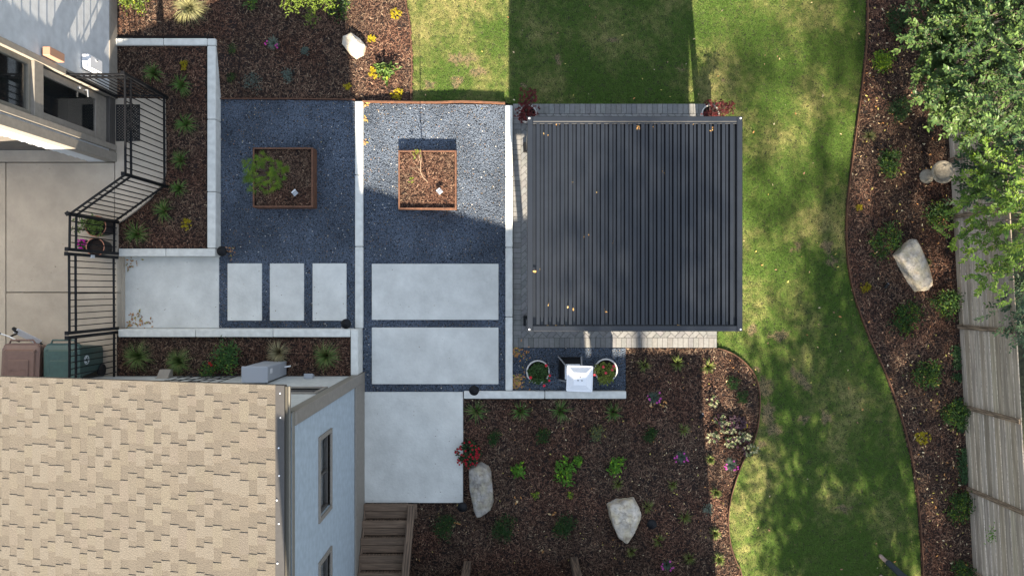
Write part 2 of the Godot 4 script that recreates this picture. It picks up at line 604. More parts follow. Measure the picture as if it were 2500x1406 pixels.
func strip(pts: Array, h: float, top: float, bottom: float, th: float, called: String, label: String, tone := Color(1, 1, 1)) -> void:
	# a bent steel strip set on edge; pts in pixels at height h
	var o := thing(called, Vector3.ZERO, label, "edging")
	var dense := []
	for i in pts.size() - 1:
		var n := 4
		for k in n:
			var p0: Array = pts[maxi(i - 1, 0)]
			var p1: Array = pts[i]
			var p2: Array = pts[i + 1]
			var p3: Array = pts[mini(i + 2, pts.size() - 1)]
			var t := k / float(n)
			var a := P2(p0[0], p0[1], h)
			var b := P2(p1[0], p1[1], h)
			var c := P2(p2[0], p2[1], h)
			var d := P2(p3[0], p3[1], h)
			dense.append(b.cubic_interpolate(c, a, d, t))
	dense.append(P2(pts[-1][0], pts[-1][1], h))
	var per := 12
	var i0 := 0
	while i0 < dense.size() - 1:
		var g := Geo.new()
		var tn := rnd(0.85, 1.1)
		g.col = tone * tn
		for i in range(i0, mini(i0 + per, dense.size() - 1)):
			var a: Vector2 = dense[i]
			var b: Vector2 = dense[i + 1]
			var d := (b - a).normalized() * th * 0.5
			var s := Vector2(-d.y, d.x)
			g.hexa([Vector3(a.x - s.x, bottom, a.y - s.y), Vector3(b.x - s.x, bottom, b.y - s.y), Vector3(b.x + s.x, bottom, b.y + s.y), Vector3(a.x + s.x, bottom, a.y + s.y),
				Vector3(a.x - s.x, top, a.y - s.y), Vector3(b.x - s.x, top, b.y - s.y), Vector3(b.x + s.x, top, b.y + s.y), Vector3(a.x + s.x, top, a.y + s.y)])
		obj(g, "steel_strip", M.corten, o)
		i0 += per

func edgings() -> void:
	strip(RIGHT_EDGE, LAWN_H, LAWN_H + 0.085, -0.3, 0.016, "steel_edging", "long rusty steel edging between the lawn and the fence bed")
	strip(CURVE, LAWN_H, LAWN_H + 0.07, -0.3, 0.014, "steel_edging", "curved rusty edging round the bed below the pergola patio")
	strip(TOP_EDGE.slice(0, 5) + [[1003, 244]], LAWN_H, LAWN_H + 0.07, -0.3, 0.014, "steel_edging", "rusty edging between the sunlit lawn and the boulder bed")
	strip([[534, 241], [700, 241], [866, 243]], 0.1, 0.13, -0.2, 0.016, "steel_edging", "thin rusty edging above the gravel court with the leafy planter")
	strip([[884, 248], [950, 249], [1060, 250], [1130, 248], [1233, 252]], 0.05, 0.09, -0.3, 0.03, "steel_edging", "rusty edging above the gravel court with the bare sapling")

# ------------------------------------------------------------------ buildings
func part_box(parent: Node, called: String, m: Material, a: Vector3, b: Vector3, bev := 0.006, tone := Color.WHITE) -> MeshInstance3D:
	var g := Geo.new()
	g.col = tone
	if bev > 0.0:
		g.bbox((a + b) / 2, (b - a).abs(), bev)
	else:
		g.box((a + b) / 2, (b - a).abs())
	return obj(g, called, m, parent)

func lap_boards(parent: Node, wall_x: float, z0: float, z1: float, y0: float, y1: float, holes: Array, out := 1.0) -> void:
	# horizontal lap siding on a wall that faces +x; holes: [z0, z1, y0, y1]
	var e := 0.235
	var y := y0
	while y < y1:
		var spans := [[z0, z1]]
		for hl in holes:
			if y + e > hl[2] and y < hl[3]:
				var left := []
				for s in spans:
					if hl[0] > s[0] and hl[0] < s[1]:
						left.append([s[0], minf(s[1], hl[0])])
					if hl[1] < s[1] and hl[1] > s[0]:
						left.append([maxf(s[0], hl[1]), s[1]])
					if hl[1] <= s[0] or hl[0] >= s[1]:
						left.append(s)
				spans = left
		for s in spans:
			var g := Geo.new()
			var k := rnd(0.96, 1.0)
			g.col = Color(k, k, k)
			var t := minf(y + e + 0.012, y1 + 0.012)
			g.hexa([Vector3(wall_x, y, s[0]), Vector3(wall_x + 0.0115, y, s[0]), Vector3(wall_x + 0.0115, y, s[1]), Vector3(wall_x, y, s[1]),
				Vector3(wall_x, t, s[0]), Vector3(wall_x + 0.003, t, s[0]), Vector3(wall_x + 0.003, t, s[1]), Vector3(wall_x, t, s[1])])
			obj(g, "siding_board", M.siding, parent)
		y += e

func house_upper() -> void:
	var X := P(278, 300, 0.36).x                              # the wall that faces the garden
	var ZS := P(278, 391, 0.36).z                             # its corner
	var h := thing("house", Vector3.ZERO, "pale lap-sided house with glazed taupe entrance door beside the fenced landing", "house")
	var TOP := 6.4
	var dz0 := -3.76
	var dz1 := -2.87
	var back := X - 6.0
	# core walls with the door and window openings left free
	var wx := X - 0.15
	for b in [[-9.5, dz0 - 0.13, -0.4, TOP], [dz1 + 0.13, ZS, -0.4, TOP], [dz0 - 0.13, dz1 + 0.13, -0.4, 0.42], [dz0 - 0.13, dz1 + 0.13, 4.75, TOP]]:
		part_box(h, "wall", M.siding, Vector3(wx - 0.1, b[2], b[0]), Vector3(X - 0.001, b[3], b[1]), 0.0)
	part_box(h, "wall", M.siding, Vector3(-8.49, -0.4, ZS - 0.2), Vector3(wx - 0.1, TOP, ZS - 0.001), 0.0)
	part_box(h, "wall", M.siding, Vector3(back, -0.4, ZS - 0.42), Vector3(wx - 0.1, TOP, ZS - 0.24), 0.0)
	part_box(h, "wall", M.siding, Vector3(back, -0.4, -9.5), Vector3(wx - 0.1, TOP, -9.3), 0.0)
	part_box(h, "wall", M.siding, Vector3(back, -0.4, -9.3), Vector3(back + 0.2, TOP, ZS - 0.2), 0.0)
	part_box(h, "floor", M.room_dark, Vector3(back + 0.2, 0.3, -9.3), Vector3(wx - 0.1, 0.4, ZS - 0.2), 0.0)
	part_box(h, "ceiling", M.siding, Vector3(back + 0.2, 5.6, -9.3), Vector3(wx - 0.1, 5.7, ZS - 0.2), 0.0)
	part_box(h, "roof", M.shingle, Vector3(back - 0.3, TOP, -9.8), Vector3(X + 0.25, TOP + 0.25, ZS + 0.3), 0.01)
	part_box(h, "dark_liner", M.room_dark, Vector3(X - 1.0, 0.41, -6.0), Vector3(X - 0.9, 5.59, ZS - 0.21), 0.0)  # dark sheet added close behind the glass so the panes stay black
	# skirt, corner boards, siding
	part_box(h, "skirt_board", M.trim, Vector3(X, 0.3, -9.5), Vector3(X + 0.03, 0.60, dz0 - 0.13))
	part_box(h, "corner_board", M.trim, Vector3(X, 0.3, ZS - 0.14), Vector3(X + 0.05, TOP, ZS + 0.035))
	part_box(h, "skirt_board", M.trim, Vector3(X, 0.3, dz1 + 0.13), Vector3(X + 0.03, 0.60, ZS - 0.14))
	lap_boards(h, X, -9.4, ZS - 0.14, 0.60, TOP, [[dz0 - 0.13, dz1 + 0.13, 0.0, 4.9]])
	# south face: a siding-clad pilaster beside the recessed brown garage door
	var XP := -8.49
	part_box(h, "corner_board", M.trim, Vector3(X - 0.17, 0.3, ZS), Vector3(X - 0.001, TOP, ZS + 0.034))
	for i in 24:
		var g := Geo.new()
		var y := 0.37 + i * 0.24
		g.hexa([Vector3(X - 0.175, y, ZS), Vector3(XP, y, ZS), Vector3(XP, y, ZS + 0.03), Vector3(X - 0.175, y, ZS + 0.03),
			Vector3(X - 0.175, y + 0.25, ZS), Vector3(XP, y + 0.25, ZS), Vector3(XP, y + 0.25, ZS + 0.006), Vector3(X - 0.175, y + 0.25, ZS + 0.006)])
		obj(g, "siding_board", M.siding, h)
	var gd := thing_part(h, "garage_door")
	for i in 5:
		part_box(gd, "door_panel", M.garage_brown, Vector3(back, 0.37 + i * 0.5, ZS - 0.235), Vector3(XP, 0.86 + i * 0.5, ZS - 0.205), 0.01)
	part_box(h, "garage_lintel", M.siding, Vector3(back, 2.88, ZS - 0.2), Vector3(XP - 0.001, TOP, ZS - 0.002), 0.0)
	# door and the window above it in one taupe surround
	for s in [[dz0 - 0.13, dz0 - 0.02], [dz1 + 0.02, dz1 + 0.13]]:
		part_box(h, "casing", M.trim, Vector3(X - 0.12, 0.40, s[0]), Vector3(X + 0.06, 4.85, s[1]))
	for b in [[2.84, 3.10], [4.72, 4.85]]:
		part_box(h, "casing", M.trim, Vector3(X - 0.12, b[0], dz0 - 0.02), Vector3(X + 0.04, b[1], dz1 + 0.02))
	part_box(h, "threshold_and_shade", M.dark_trim, Vector3(X - 0.2, 0.36, dz0 - 0.02), Vector3(X + 0.02, 0.60, dz1 + 0.02))  # sill made tall and dark, painting in the shadowed recess below the door
	var d := thing_part(h, "door")
	part_box(d, "bottom_rail", M.trim, Vector3(X - 0.09, 0.60, dz0), Vector3(X - 0.04, 1.0, dz1))
	part_box(d, "top_rail", M.trim, Vector3(X - 0.09, 2.70, dz0), Vector3(X - 0.04, 2.84, dz1))
	part_box(d, "stile", M.trim, Vector3(X - 0.09, 1.0, dz0), Vector3(X - 0.04, 2.70, dz0 + 0.13))
	part_box(d, "stile", M.trim, Vector3(X - 0.09, 1.0, dz1 - 0.13), Vector3(X - 0.04, 2.70, dz1))
	part_box(d, "pane", M.glass, Vector3(X - 0.07, 1.0, dz0 + 0.13), Vector3(X - 0.062, 2.70, dz1 - 0.13), 0.0)
	var hg := Geo.new()
	hg.tube([Vector3(X - 0.04, 1.42, dz0 + 0.06), Vector3(X + 0.03, 1.42, dz0 + 0.06), Vector3(X + 0.035, 1.42, dz0 + 0.19)], [0.016, 0.016, 0.012], 8)
	obj(hg, "handle", M.steel, d)
	var kg := Geo.new()
	kg.tube([Vector3(X - 0.04, 1.62, dz0 + 0.06), Vector3(X + 0.01, 1.62, dz0 + 0.06)], [0.03, 0.028], 10)
	obj(kg, "deadbolt", M.steel, d)
	var w := thing_part(h, "window")
	for b in [[3.10, 3.17, dz0 - 0.02, dz1 + 0.02], [4.65, 4.72, dz0 - 0.02, dz1 + 0.02], [3.17, 4.65, dz0 - 0.02, dz0 + 0.07], [3.17, 4.65, dz1 - 0.07, dz1 + 0.02]]:
		part_box(w, "frame", M.light_trim, Vector3(X - 0.10, b[0], b[2]), Vector3(X - 0.02, b[1], b[3]))
	part_box(w, "pane", M.glass, Vector3(X - 0.065, 3.17, dz0 + 0.07), Vector3(X - 0.058, 4.65, dz1 - 0.07), 0.0)
	# fittings on the wall
	var l := thing("wall_sconce", Vector3.ZERO, "brown box wall light on the pale siding", "wall light")
	part_box(l, "backplate", M.sconce_copper, Vector3(X + 0.012, 2.52, -4.06), Vector3(X + 0.055, 2.85, -3.93))
	part_box(l, "lamp_body", M.sconce_copper, Vector3(X + 0.055, 2.45, -4.07), Vector3(X + 0.18, 2.90, -3.92), 0.008)
	var e := thing("utility_box", Vector3.ZERO, "small white utility box on the pale siding near the fence", "utility box")
	part_box(e, "case", M.white_enamel, Vector3(X + 0.012, 1.12, -4.33), Vector3(X + 0.15, 1.62, -4.06), 0.02)
	part_box(e, "cover", M.white_enamel, Vector3(X + 0.15, 1.15, -4.31), Vector3(X + 0.165, 1.59, -4.08), 0.01)
	part_box(e, "latch", M.steel, Vector3(X + 0.165, 1.33, -4.28), Vector3(X + 0.18, 1.40, -4.25), 0.003)
	# door mat: a black rubber lattice
	var mt := thing("door_mat", Vector3.ZERO, "black rubber lattice door mat in front of the glazed door", "door mat")
	var a := P(283, 256, 0.37)
	var bb := P(339, 343, 0.37)
	var mg := Geo.new()
	var nx := 8
	var nz := 13
	for i in nx:
		for j in nz:
			var cx := lerpf(a.x, bb.x, (i + 0.5) / nx)
			var cz := lerpf(a.z, bb.z, (j + 0.5) / nz)
			var sx := (bb.x - a.x) / nx
			var sz := (bb.z - a.z) / nz
			for k in [[1, 0.78], [-1, 0.78]]:
				mg.box(Vector3(cx, 0.368, cz), Vector3(sqrt(sx * sx + sz * sz), 0.010, 0.019), Basis(Vector3.UP, k[0] * k[1]))
	obj(mg, "lattice", M.rubber, mt)
	var bg := Geo.new()
	for q in [[a.x, a.z, bb.x, a.z], [a.x, bb.z, bb.x, bb.z], [a.x, a.z, a.x, bb.z], [bb.x, a.z, bb.x, bb.z]]:
		bg.bbox(Vector3((q[0] + q[2]) / 2, 0.3685, (q[1] + q[3]) / 2), Vector3(absf(q[2] - q[0]) + 0.02, 0.015, absf(q[3] - q[1]) + 0.02), 0.003)
	obj(bg, "border", M.rubber, mt)

func thing_part(parent: Node, called: String) -> Node3D:
	var o := Node3D.new()
	o.name = called
	parent.add_child(o, true)
	return o

func house_lower() -> void:
	var XE := -3.05                                            # east wall
	var ZN := 1.76                                             # north wall
	var SX := 0.239                                            # roof rise per metre east
	var XR := -3.12                                            # roof edge
	var YR := 5.42
	var RN := 1.335                                            # north rake
	var RS := 12.0
	var h := thing("house", Vector3.ZERO, "blue-grey house with sloping tan shingle roof beside the timber stairs", "house")
	var roof_y := func(x: float) -> float: return YR + (x - XR) * SX
	var XW := -14.0
	# walls, with two window openings in the east wall and one in the north wall
	var wins := [[2.42, 3.64, 2.98, 3.72], [4.40, 5.62, 2.98, 3.72]]
	var zc := [ZN, 2.42, 3.64, 4.40, 5.62, RS]
	for i in 5:
		if i % 2 == 0:
			part_box(h, "wall", M.stucco, Vector3(XE - 0.2, -0.4, zc[i]), Vector3(XE, 5.28, zc[i + 1]), 0.0)
		else:
			part_box(h, "wall", M.stucco, Vector3(XE - 0.2, -0.4, zc[i]), Vector3(XE, 2.98, zc[i + 1]), 0.0)
			part_box(h, "wall", M.stucco, Vector3(XE - 0.2, 3.72, zc[i]), Vector3(XE, 5.28, zc[i + 1]), 0.0)
	var nw := Geo.new()                                        # north wall follows the roof slope
	var segs := [[XW, -4.75], [-4.75, -3.30], [-3.30, XE - 0.2]]
	for s in segs:
		var cuts := [[-0.4, 2.36], [3.05, 99.0]] if s[0] == -4.75 else [[-0.4, 99.0]]
		for k in cuts:
			var y0: float = roof_y.call(s[0]) - 0.16
			var y1: float = roof_y.call(s[1]) - 0.16
			var t0 := minf(k[1], y0)
			var t1 := minf(k[1], y1)
			nw.hexa([Vector3(s[0], k[0], ZN), Vector3(s[1], k[0], ZN), Vector3(s[1], k[0], ZN + 0.2), Vector3(s[0], k[0], ZN + 0.2),
				Vector3(s[0], t0, ZN), Vector3(s[1], t1, ZN), Vector3(s[1], t1, ZN + 0.2), Vector3(s[0], t0, ZN + 0.2)])
	nw.col = Color(1.0, 1.0, 1.0)
	obj(nw, "wall", M.light_wall, h)
	for w in wins:
		var wn := thing_part(h, "window")
		for b in [[w[0] - 0.07, w[0], w[2] - 0.07, w[3] + 0.07], [w[1], w[1] + 0.07, w[2] - 0.07, w[3] + 0.07], [w[0], w[1], w[2] - 0.07, w[2]], [w[0], w[1], w[3], w[3] + 0.07]]:
			part_box(wn, "casing", M.trim, Vector3(XE - 0.06, b[2], b[0]), Vector3(XE + 0.03, b[3], b[1]))
		for b in [[w[0], w[0] + 0.05, w[2], w[3]], [w[1] - 0.05, w[1], w[2], w[3]], [w[0] + 0.05, w[1] - 0.05, w[2], w[2] + 0.05], [w[0] + 0.05, w[1] - 0.05, w[3] - 0.05, w[3]], [(w[0] + w[1]) / 2 - 0.02, (w[0] + w[1]) / 2 + 0.02, w[2] + 0.05, w[3] - 0.05]]:
			part_box(wn, "sash", M.dark_trim, Vector3(XE - 0.09, b[2], b[0]), Vector3(XE - 0.03, b[3], b[1]), 0.004)
		part_box(wn, "pane", M.glass, Vector3(XE - 0.065, w[2] + 0.05, w[0] + 0.05), Vector3(XE - 0.058, w[3] - 0.05, w[1] - 0.05), 0.0)
		part_box(wn, "blind", M.light_trim, Vector3(XE - 0.19, w[2], w[0]), Vector3(XE - 0.17, w[3], w[1]), 0.0, Color(0.25, 0.3, 0.34))
	var wn2 := thing_part(h, "window")
	for b in [[-4.75, -3.30, 2.30, 2.36], [-4.75, -3.30, 3.05, 3.11], [-4.81, -4.75, 2.30, 3.11], [-3.30, -3.24, 2.30, 3.11]]:
		part_box(wn2, "casing", M.trim, Vector3(b[0], b[2], ZN - 0.03), Vector3(b[1], b[3], ZN + 0.05))
	for b in [[-4.75, -3.30, 2.36, 2.42], [-4.75, -3.30, 2.99, 3.05], [-4.75, -4.69, 2.42, 2.99], [-3.36, -3.30, 2.42, 2.99]]:
		part_box(wn2, "sash", M.dark_trim, Vector3(b[0], b[2], ZN + 0.02), Vector3(b[1], b[3], ZN + 0.08), 0.004)
	part_box(wn2, "pane", M.glass, Vector3(-4.69, 2.42, ZN + 0.05), Vector3(-3.36, 2.99, ZN + 0.057), 0.0)
	part_box(wn2, "blind", M.room_dark, Vector3(-4.75, 2.36, ZN + 0.16), Vector3(-3.30, 3.05, ZN + 0.18), 0.0)
	# trim
	part_box(h, "skirt_board", M.trim, Vector3(XE, -0.3, ZN + 0.16), Vector3(XE + 0.035, 0.92, RS))
	part_box(h, "corner_board", M.trim, Vector3(XE, -0.3, ZN - 0.035), Vector3(XE + 0.036, 5.20, ZN + 0.16))
	part_box(h, "corner_board", M.light_trim, Vector3(XE - 0.14, -0.3, ZN - 0.034), Vector3(XE - 0.001, 5.12, ZN - 0.001))
	part_box(h, "frieze_board", M.light_trim, Vector3(XE, 5.20, ZN - 0.04), Vector3(XE + 0.02, 5.30, RS))
	part_box(h, "fascia_board", M.light_trim, Vector3(XE - 0.20, 5.285, RN + 0.02), Vector3(XE - 0.012, 5.34, RS), 0.004)
	part_box(h, "fascia_board", M.dark_trim, Vector3(XE - 0.20, 5.345, RN + 0.015), Vector3(XE - 0.03, 5.385, RS), 0.004, Color(1.4, 1.0, 0.85))
	# roof slab, metal edge and shingle tabs
	var rf := thing_part(h, "roof")
	var rg := Geo.new()
	rg.col = Color(0.72, 0.70, 0.68)
	var y_w: float = roof_y.call(XW - 0.4)
	rg.hexa([Vector3(XW - 0.4, y_w - 0.14, RN), Vector3(XR, YR - 0.14, RN), Vector3(XR, YR - 0.14, RS), Vector3(XW - 0.4, y_w - 0.14, RS),
		Vector3(XW - 0.4, y_w, RN), Vector3(XR, YR, RN), Vector3(XR, YR, RS), Vector3(XW - 0.4, y_w, RS)])
	obj(rg, "roof_deck", M.shingle, rf)
	var eg := Geo.new()
	var slope := Basis(Vector3(0, 0, 1), atan(SX))
	eg.bbox(Vector3(XR - 0.055, YR - 0.004, (RN + RS) / 2), Vector3(0.135, 0.022, RS - RN + 0.01), 0.004, slope)
	obj(eg, "metal_edge", M.flashing, rf)
	var sg := Geo.new()
	for i in 14:
		var z := RN + 0.12 + i * 0.37 + rnd(-0.1, 0.1)
		sg.lathe(Vector3(XR - 0.07 + rnd(-0.03, 0.03), YR + 0.003, z), [Vector2(0.013, 0.0), Vector2(0.011, 0.008), Vector2(0.0, 0.011)], 8)
	obj(sg, "screw_heads", M.white_enamel, rf).set_meta("kind", "stuff")
	var e := 0.138
	var far := Geo.new()
	var shapes := []
	var cosx := cos(atan(SX))
	var made := 0
	for i in 80:
		var xr := XR - 0.115 - i * e * cosx                    # upper end of this course
		if xr - e < XW:
			break
		# the flat lower layer of the course
		var lay := Geo.new()
		var lk := rnd(0.92, 1.02)
		lay.col = Color(0.84, 0.82, 0.80) * lk
		var seen := xr > -7.95
		var cl := Vector3(xr - e * cosx / 2, roof_y.call(xr - e * cosx / 2) + 0.004, (RN + RS) / 2)
		lay.box(cl, Vector3(e + 0.004, 0.008, RS - RN + 0.006), Basis(Vector3(0, 0, 1), atan(SX) - 0.02))
		if seen:
			obj(lay, "shingle_course", M.shingle, rf)
		else:
			far.v.append_array(lay.v); far.n.append_array(lay.n); far.c.append_array(lay.c)
		var z := RN - rnd(0.0, 0.5)
		while z < RS:
			var wd: float = [0.1, 0.14, 0.18, 0.23, 0.3][rng.randi() % 5]
			var z0 := maxf(z, RN - 0.004)
			var z1 := minf(z + wd, RS)
			if z1 - z0 > 0.03:
				var tg := Geo.new()
				var t: float = [0.91, 0.96, 1.0, 1.04, 1.09][rng.randi() % 5] * rnd(0.97, 1.03)
				tg.col = Color(t, t * rnd(0.97, 1.0), t * rnd(0.93, 0.99))
				tg.box(Vector3(xr - e * cosx / 2, roof_y.call(xr - e * cosx / 2) + 0.0125, (z0 + z1) / 2), Vector3(e + 0.016, 0.0065, z1 - z0), Basis(Vector3(0, 0, 1), atan(SX) - 0.035))
				if seen and z0 < 4.15 and made < 300:
					obj(tg, "shingle", M.shingle, rf)
					made += 1
				else:
					far.v.append_array(tg.v); far.n.append_array(tg.n); far.c.append_array(tg.c)
			z += wd + [0.09, 0.13, 0.17, 0.22][rng.randi() % 4]
	obj(far, "shingle_field", M.shingle, rf).set_meta("kind", "stuff")
	# the rear wing and porch beyond the frame, whose roofs shade the garden
	var Z0 := 7.0
	var top := [[XE + 0.002, 5.98], [0.51, 5.33], [1.98, 5.50]]
	for k in 2:
		var p: Array = top[k]
		var q: Array = top[k + 1]
		var wing := Geo.new()
		wing.hexa([Vector3(p[0], -0.4, Z0), Vector3(q[0], -0.4, Z0), Vector3(q[0], -0.4, Z0 + 5), Vector3(p[0], -0.4, Z0 + 5),
			Vector3(p[0], p[1] - 0.14, Z0), Vector3(q[0], q[1] - 0.14, Z0), Vector3(q[0], q[1] - 0.14, Z0 + 5), Vector3(p[0], p[1] - 0.14, Z0 + 5)])
		obj(wing, "rear_wing", M.stucco, h)
		var wr := Geo.new()
		wr.hexa([Vector3(p[0], p[1] - 0.138, Z0 - 0.05), Vector3(q[0], q[1] - 0.138, Z0 - 0.05), Vector3(q[0], q[1] - 0.138, Z0 + 5), Vector3(p[0], p[1] - 0.138, Z0 + 5),
			Vector3(p[0], p[1], Z0 - 0.05), Vector3(q[0], q[1], Z0 - 0.05), Vector3(q[0], q[1], Z0 + 5), Vector3(p[0], p[1], Z0 + 5)])
		obj(wr, "wing_roof", M.shingle, h)
	part_box(h, "unseen_stack", M.stucco, Vector3(-2.85, -0.4, Z0 - 0.5), Vector3(-2.40, 8.5, Z0 - 0.06), 0.01)  # unseen stack, added to shade the east wall and set the gravel shadow edge
	part_box(h, "unseen_stack", M.stucco, Vector3(2.12, -0.4, Z0 + 0.05), Vector3(2.52, 5.0, Z0 + 0.65), 0.02)
	part_box(h, "porch_wall", M.stucco, Vector3(1.985, -0.4, Z0 + 0.7), Vector3(4.3, 3.4, Z0 + 4.9), 0.0)
	part_box(h, "porch_roof", M.shingle, Vector3(1.981, 3.41, Z0 - 0.0), Vector3(2.118, 3.58, Z0 + 5), 0.0)
	part_box(h, "porch_roof", M.shingle, Vector3(2.522, 3.41, Z0 - 0.0), Vector3(4.36, 3.58, Z0 + 5), 0.0)
	for px in [2.6, 4.15]:
		part_box(h, "porch_post", M.stair_side, Vector3(px, -0.4, Z0 + 0.02), Vector3(px + 0.14, 3.4, Z0 + 0.16), 0.0)
	for wz in [[-1.6, -0.4], [0.3, 1.5]]:
		part_box(h, "window_frame", M.trim, Vector3(wz[0], 2.3, Z0 - 0.03), Vector3(wz[1], 4.2, Z0 - 0.002))
	# things on the north wall
	var cb := thing("utility_cabinet", Vector3.ZERO, "grey metal utility cabinet hung on the house wall above the grasses", "utility cabinet")
	var ca := P(590, 905, 1.72)
	var cw := 0.46
	part_box(cb, "case", M.cabinet_grey, Vector3(ca.x, 0.95, ZN - 0.31), Vector3(ca.x + cw, 1.70, ZN - 0.03), 0.012)
	part_box(cb, "case", M.cabinet_grey, Vector3(ca.x + 0.004, 0.45, ZN - 0.306), Vector3(ca.x + cw - 0.004, 0.94, ZN - 0.03), 0.012)
	part_box(cb, "lid", M.cabinet_grey, Vector3(ca.x - 0.012, 1.70, ZN - 0.325), Vector3(ca.x + cw + 0.012, 1.735, ZN - 0.02), 0.012)
	part_box(cb, "rating_plate", M.white_enamel, Vector3(ca.x + cw, 1.40, ZN - 0.26), Vector3(ca.x + cw + 0.003, 1.54, ZN - 0.17), 0.0)
	part_box(cb, "bracket", M.steel, Vector3(ca.x + 0.05, 0.6, ZN - 0.03), Vector3(ca.x + 0.1, 1.6, ZN - 0.002), 0.0)
	var pg := Geo.new()
	pg.tube([Vector3(ca.x + cw, 0.6, ZN - 0.2), Vector3(ca.x + cw + 0.12, 0.6, ZN - 0.22)], [0.016, 0.016], 8)
	obj(pg, "pipe", M.white_enamel, cb)
	var ob := thing("outlet_box", Vector3.ZERO, "small grey outlet box low on the house wall near the corner", "outlet box")
	var oa := P(756, 917, 0.75)
	part_box(ob, "case", M.cabinet_grey, Vector3(oa.x - 0.07, 0.68, ZN - 0.07), Vector3(oa.x + 0.07, 0.86, ZN - 0.002), 0.01)
	part_box(ob, "cover", M.cabinet_grey, Vector3(oa.x - 0.085, 0.86, ZN - 0.1), Vector3(oa.x + 0.085, 0.885, ZN - 0.002), 0.006)
	var vb := thing("wall_vent", Vector3.ZERO, "grey hooded vent on the house wall behind the tufted grasses", "vent")
	var va := P(402, 918, 0.7)
	part_box(vb, "flange", M.trim, Vector3(va.x - 0.13, 0.58, ZN - 0.012), Vector3(va.x + 0.13, 0.86, ZN - 0.001), 0.003)
	var hd := Geo.new()
	hd.hexa([Vector3(va.x - 0.11, 0.6, ZN - 0.16), Vector3(va.x + 0.11, 0.6, ZN - 0.16), Vector3(va.x + 0.11, 0.6, ZN - 0.012), Vector3(va.x - 0.11, 0.6, ZN - 0.012),
		Vector3(va.x - 0.11, 0.70, ZN - 0.16), Vector3(va.x + 0.11, 0.70, ZN - 0.16), Vector3(va.x + 0.11, 0.84, ZN - 0.012), Vector3(va.x - 0.11, 0.84, ZN - 0.012)])
	obj(hd, "hood", M.trim, vb)
	# wire trellis
	var tl := thing("wall_trellis", Vector3.ZERO, "black wire trellis on the house wall behind the rose bush", "trellis")
	var t0 := P(450, 920, 0.9)
	for k in 6:
		var w := Geo.new()
		w.tube([Vector3(t0.x + k * 0.2, 0.5, ZN - 0.05), Vector3(t0.x + k * 0.2, 2.4, ZN - 0.05)], [0.007, 0.007], 6)
		obj(w, "upright_wire", M.black_metal, tl)
	for k in 4:
		var w := Geo.new()
		w.tube([Vector3(t0.x - 0.05, 0.6 + k * 0.55, ZN - 0.062), Vector3(t0.x + 1.05, 0.6 + k * 0.25, ZN - 0.062)], [0.007, 0.007], 6)
		obj(w, "cross_wire", M.black_metal, tl)
	for k in [[0.0, 2.3], [1.0, 2.3], [0.0, 0.6], [1.0, 0.6]]:
		part_box(tl, "standoff", M.black_metal, Vector3(t0.x + k[0] - 0.008, k[1] - 0.008, ZN - 0.05), Vector3(t0.x + k[0] + 0.008, k[1] + 0.008, ZN - 0.001), 0.0)
	stairs()

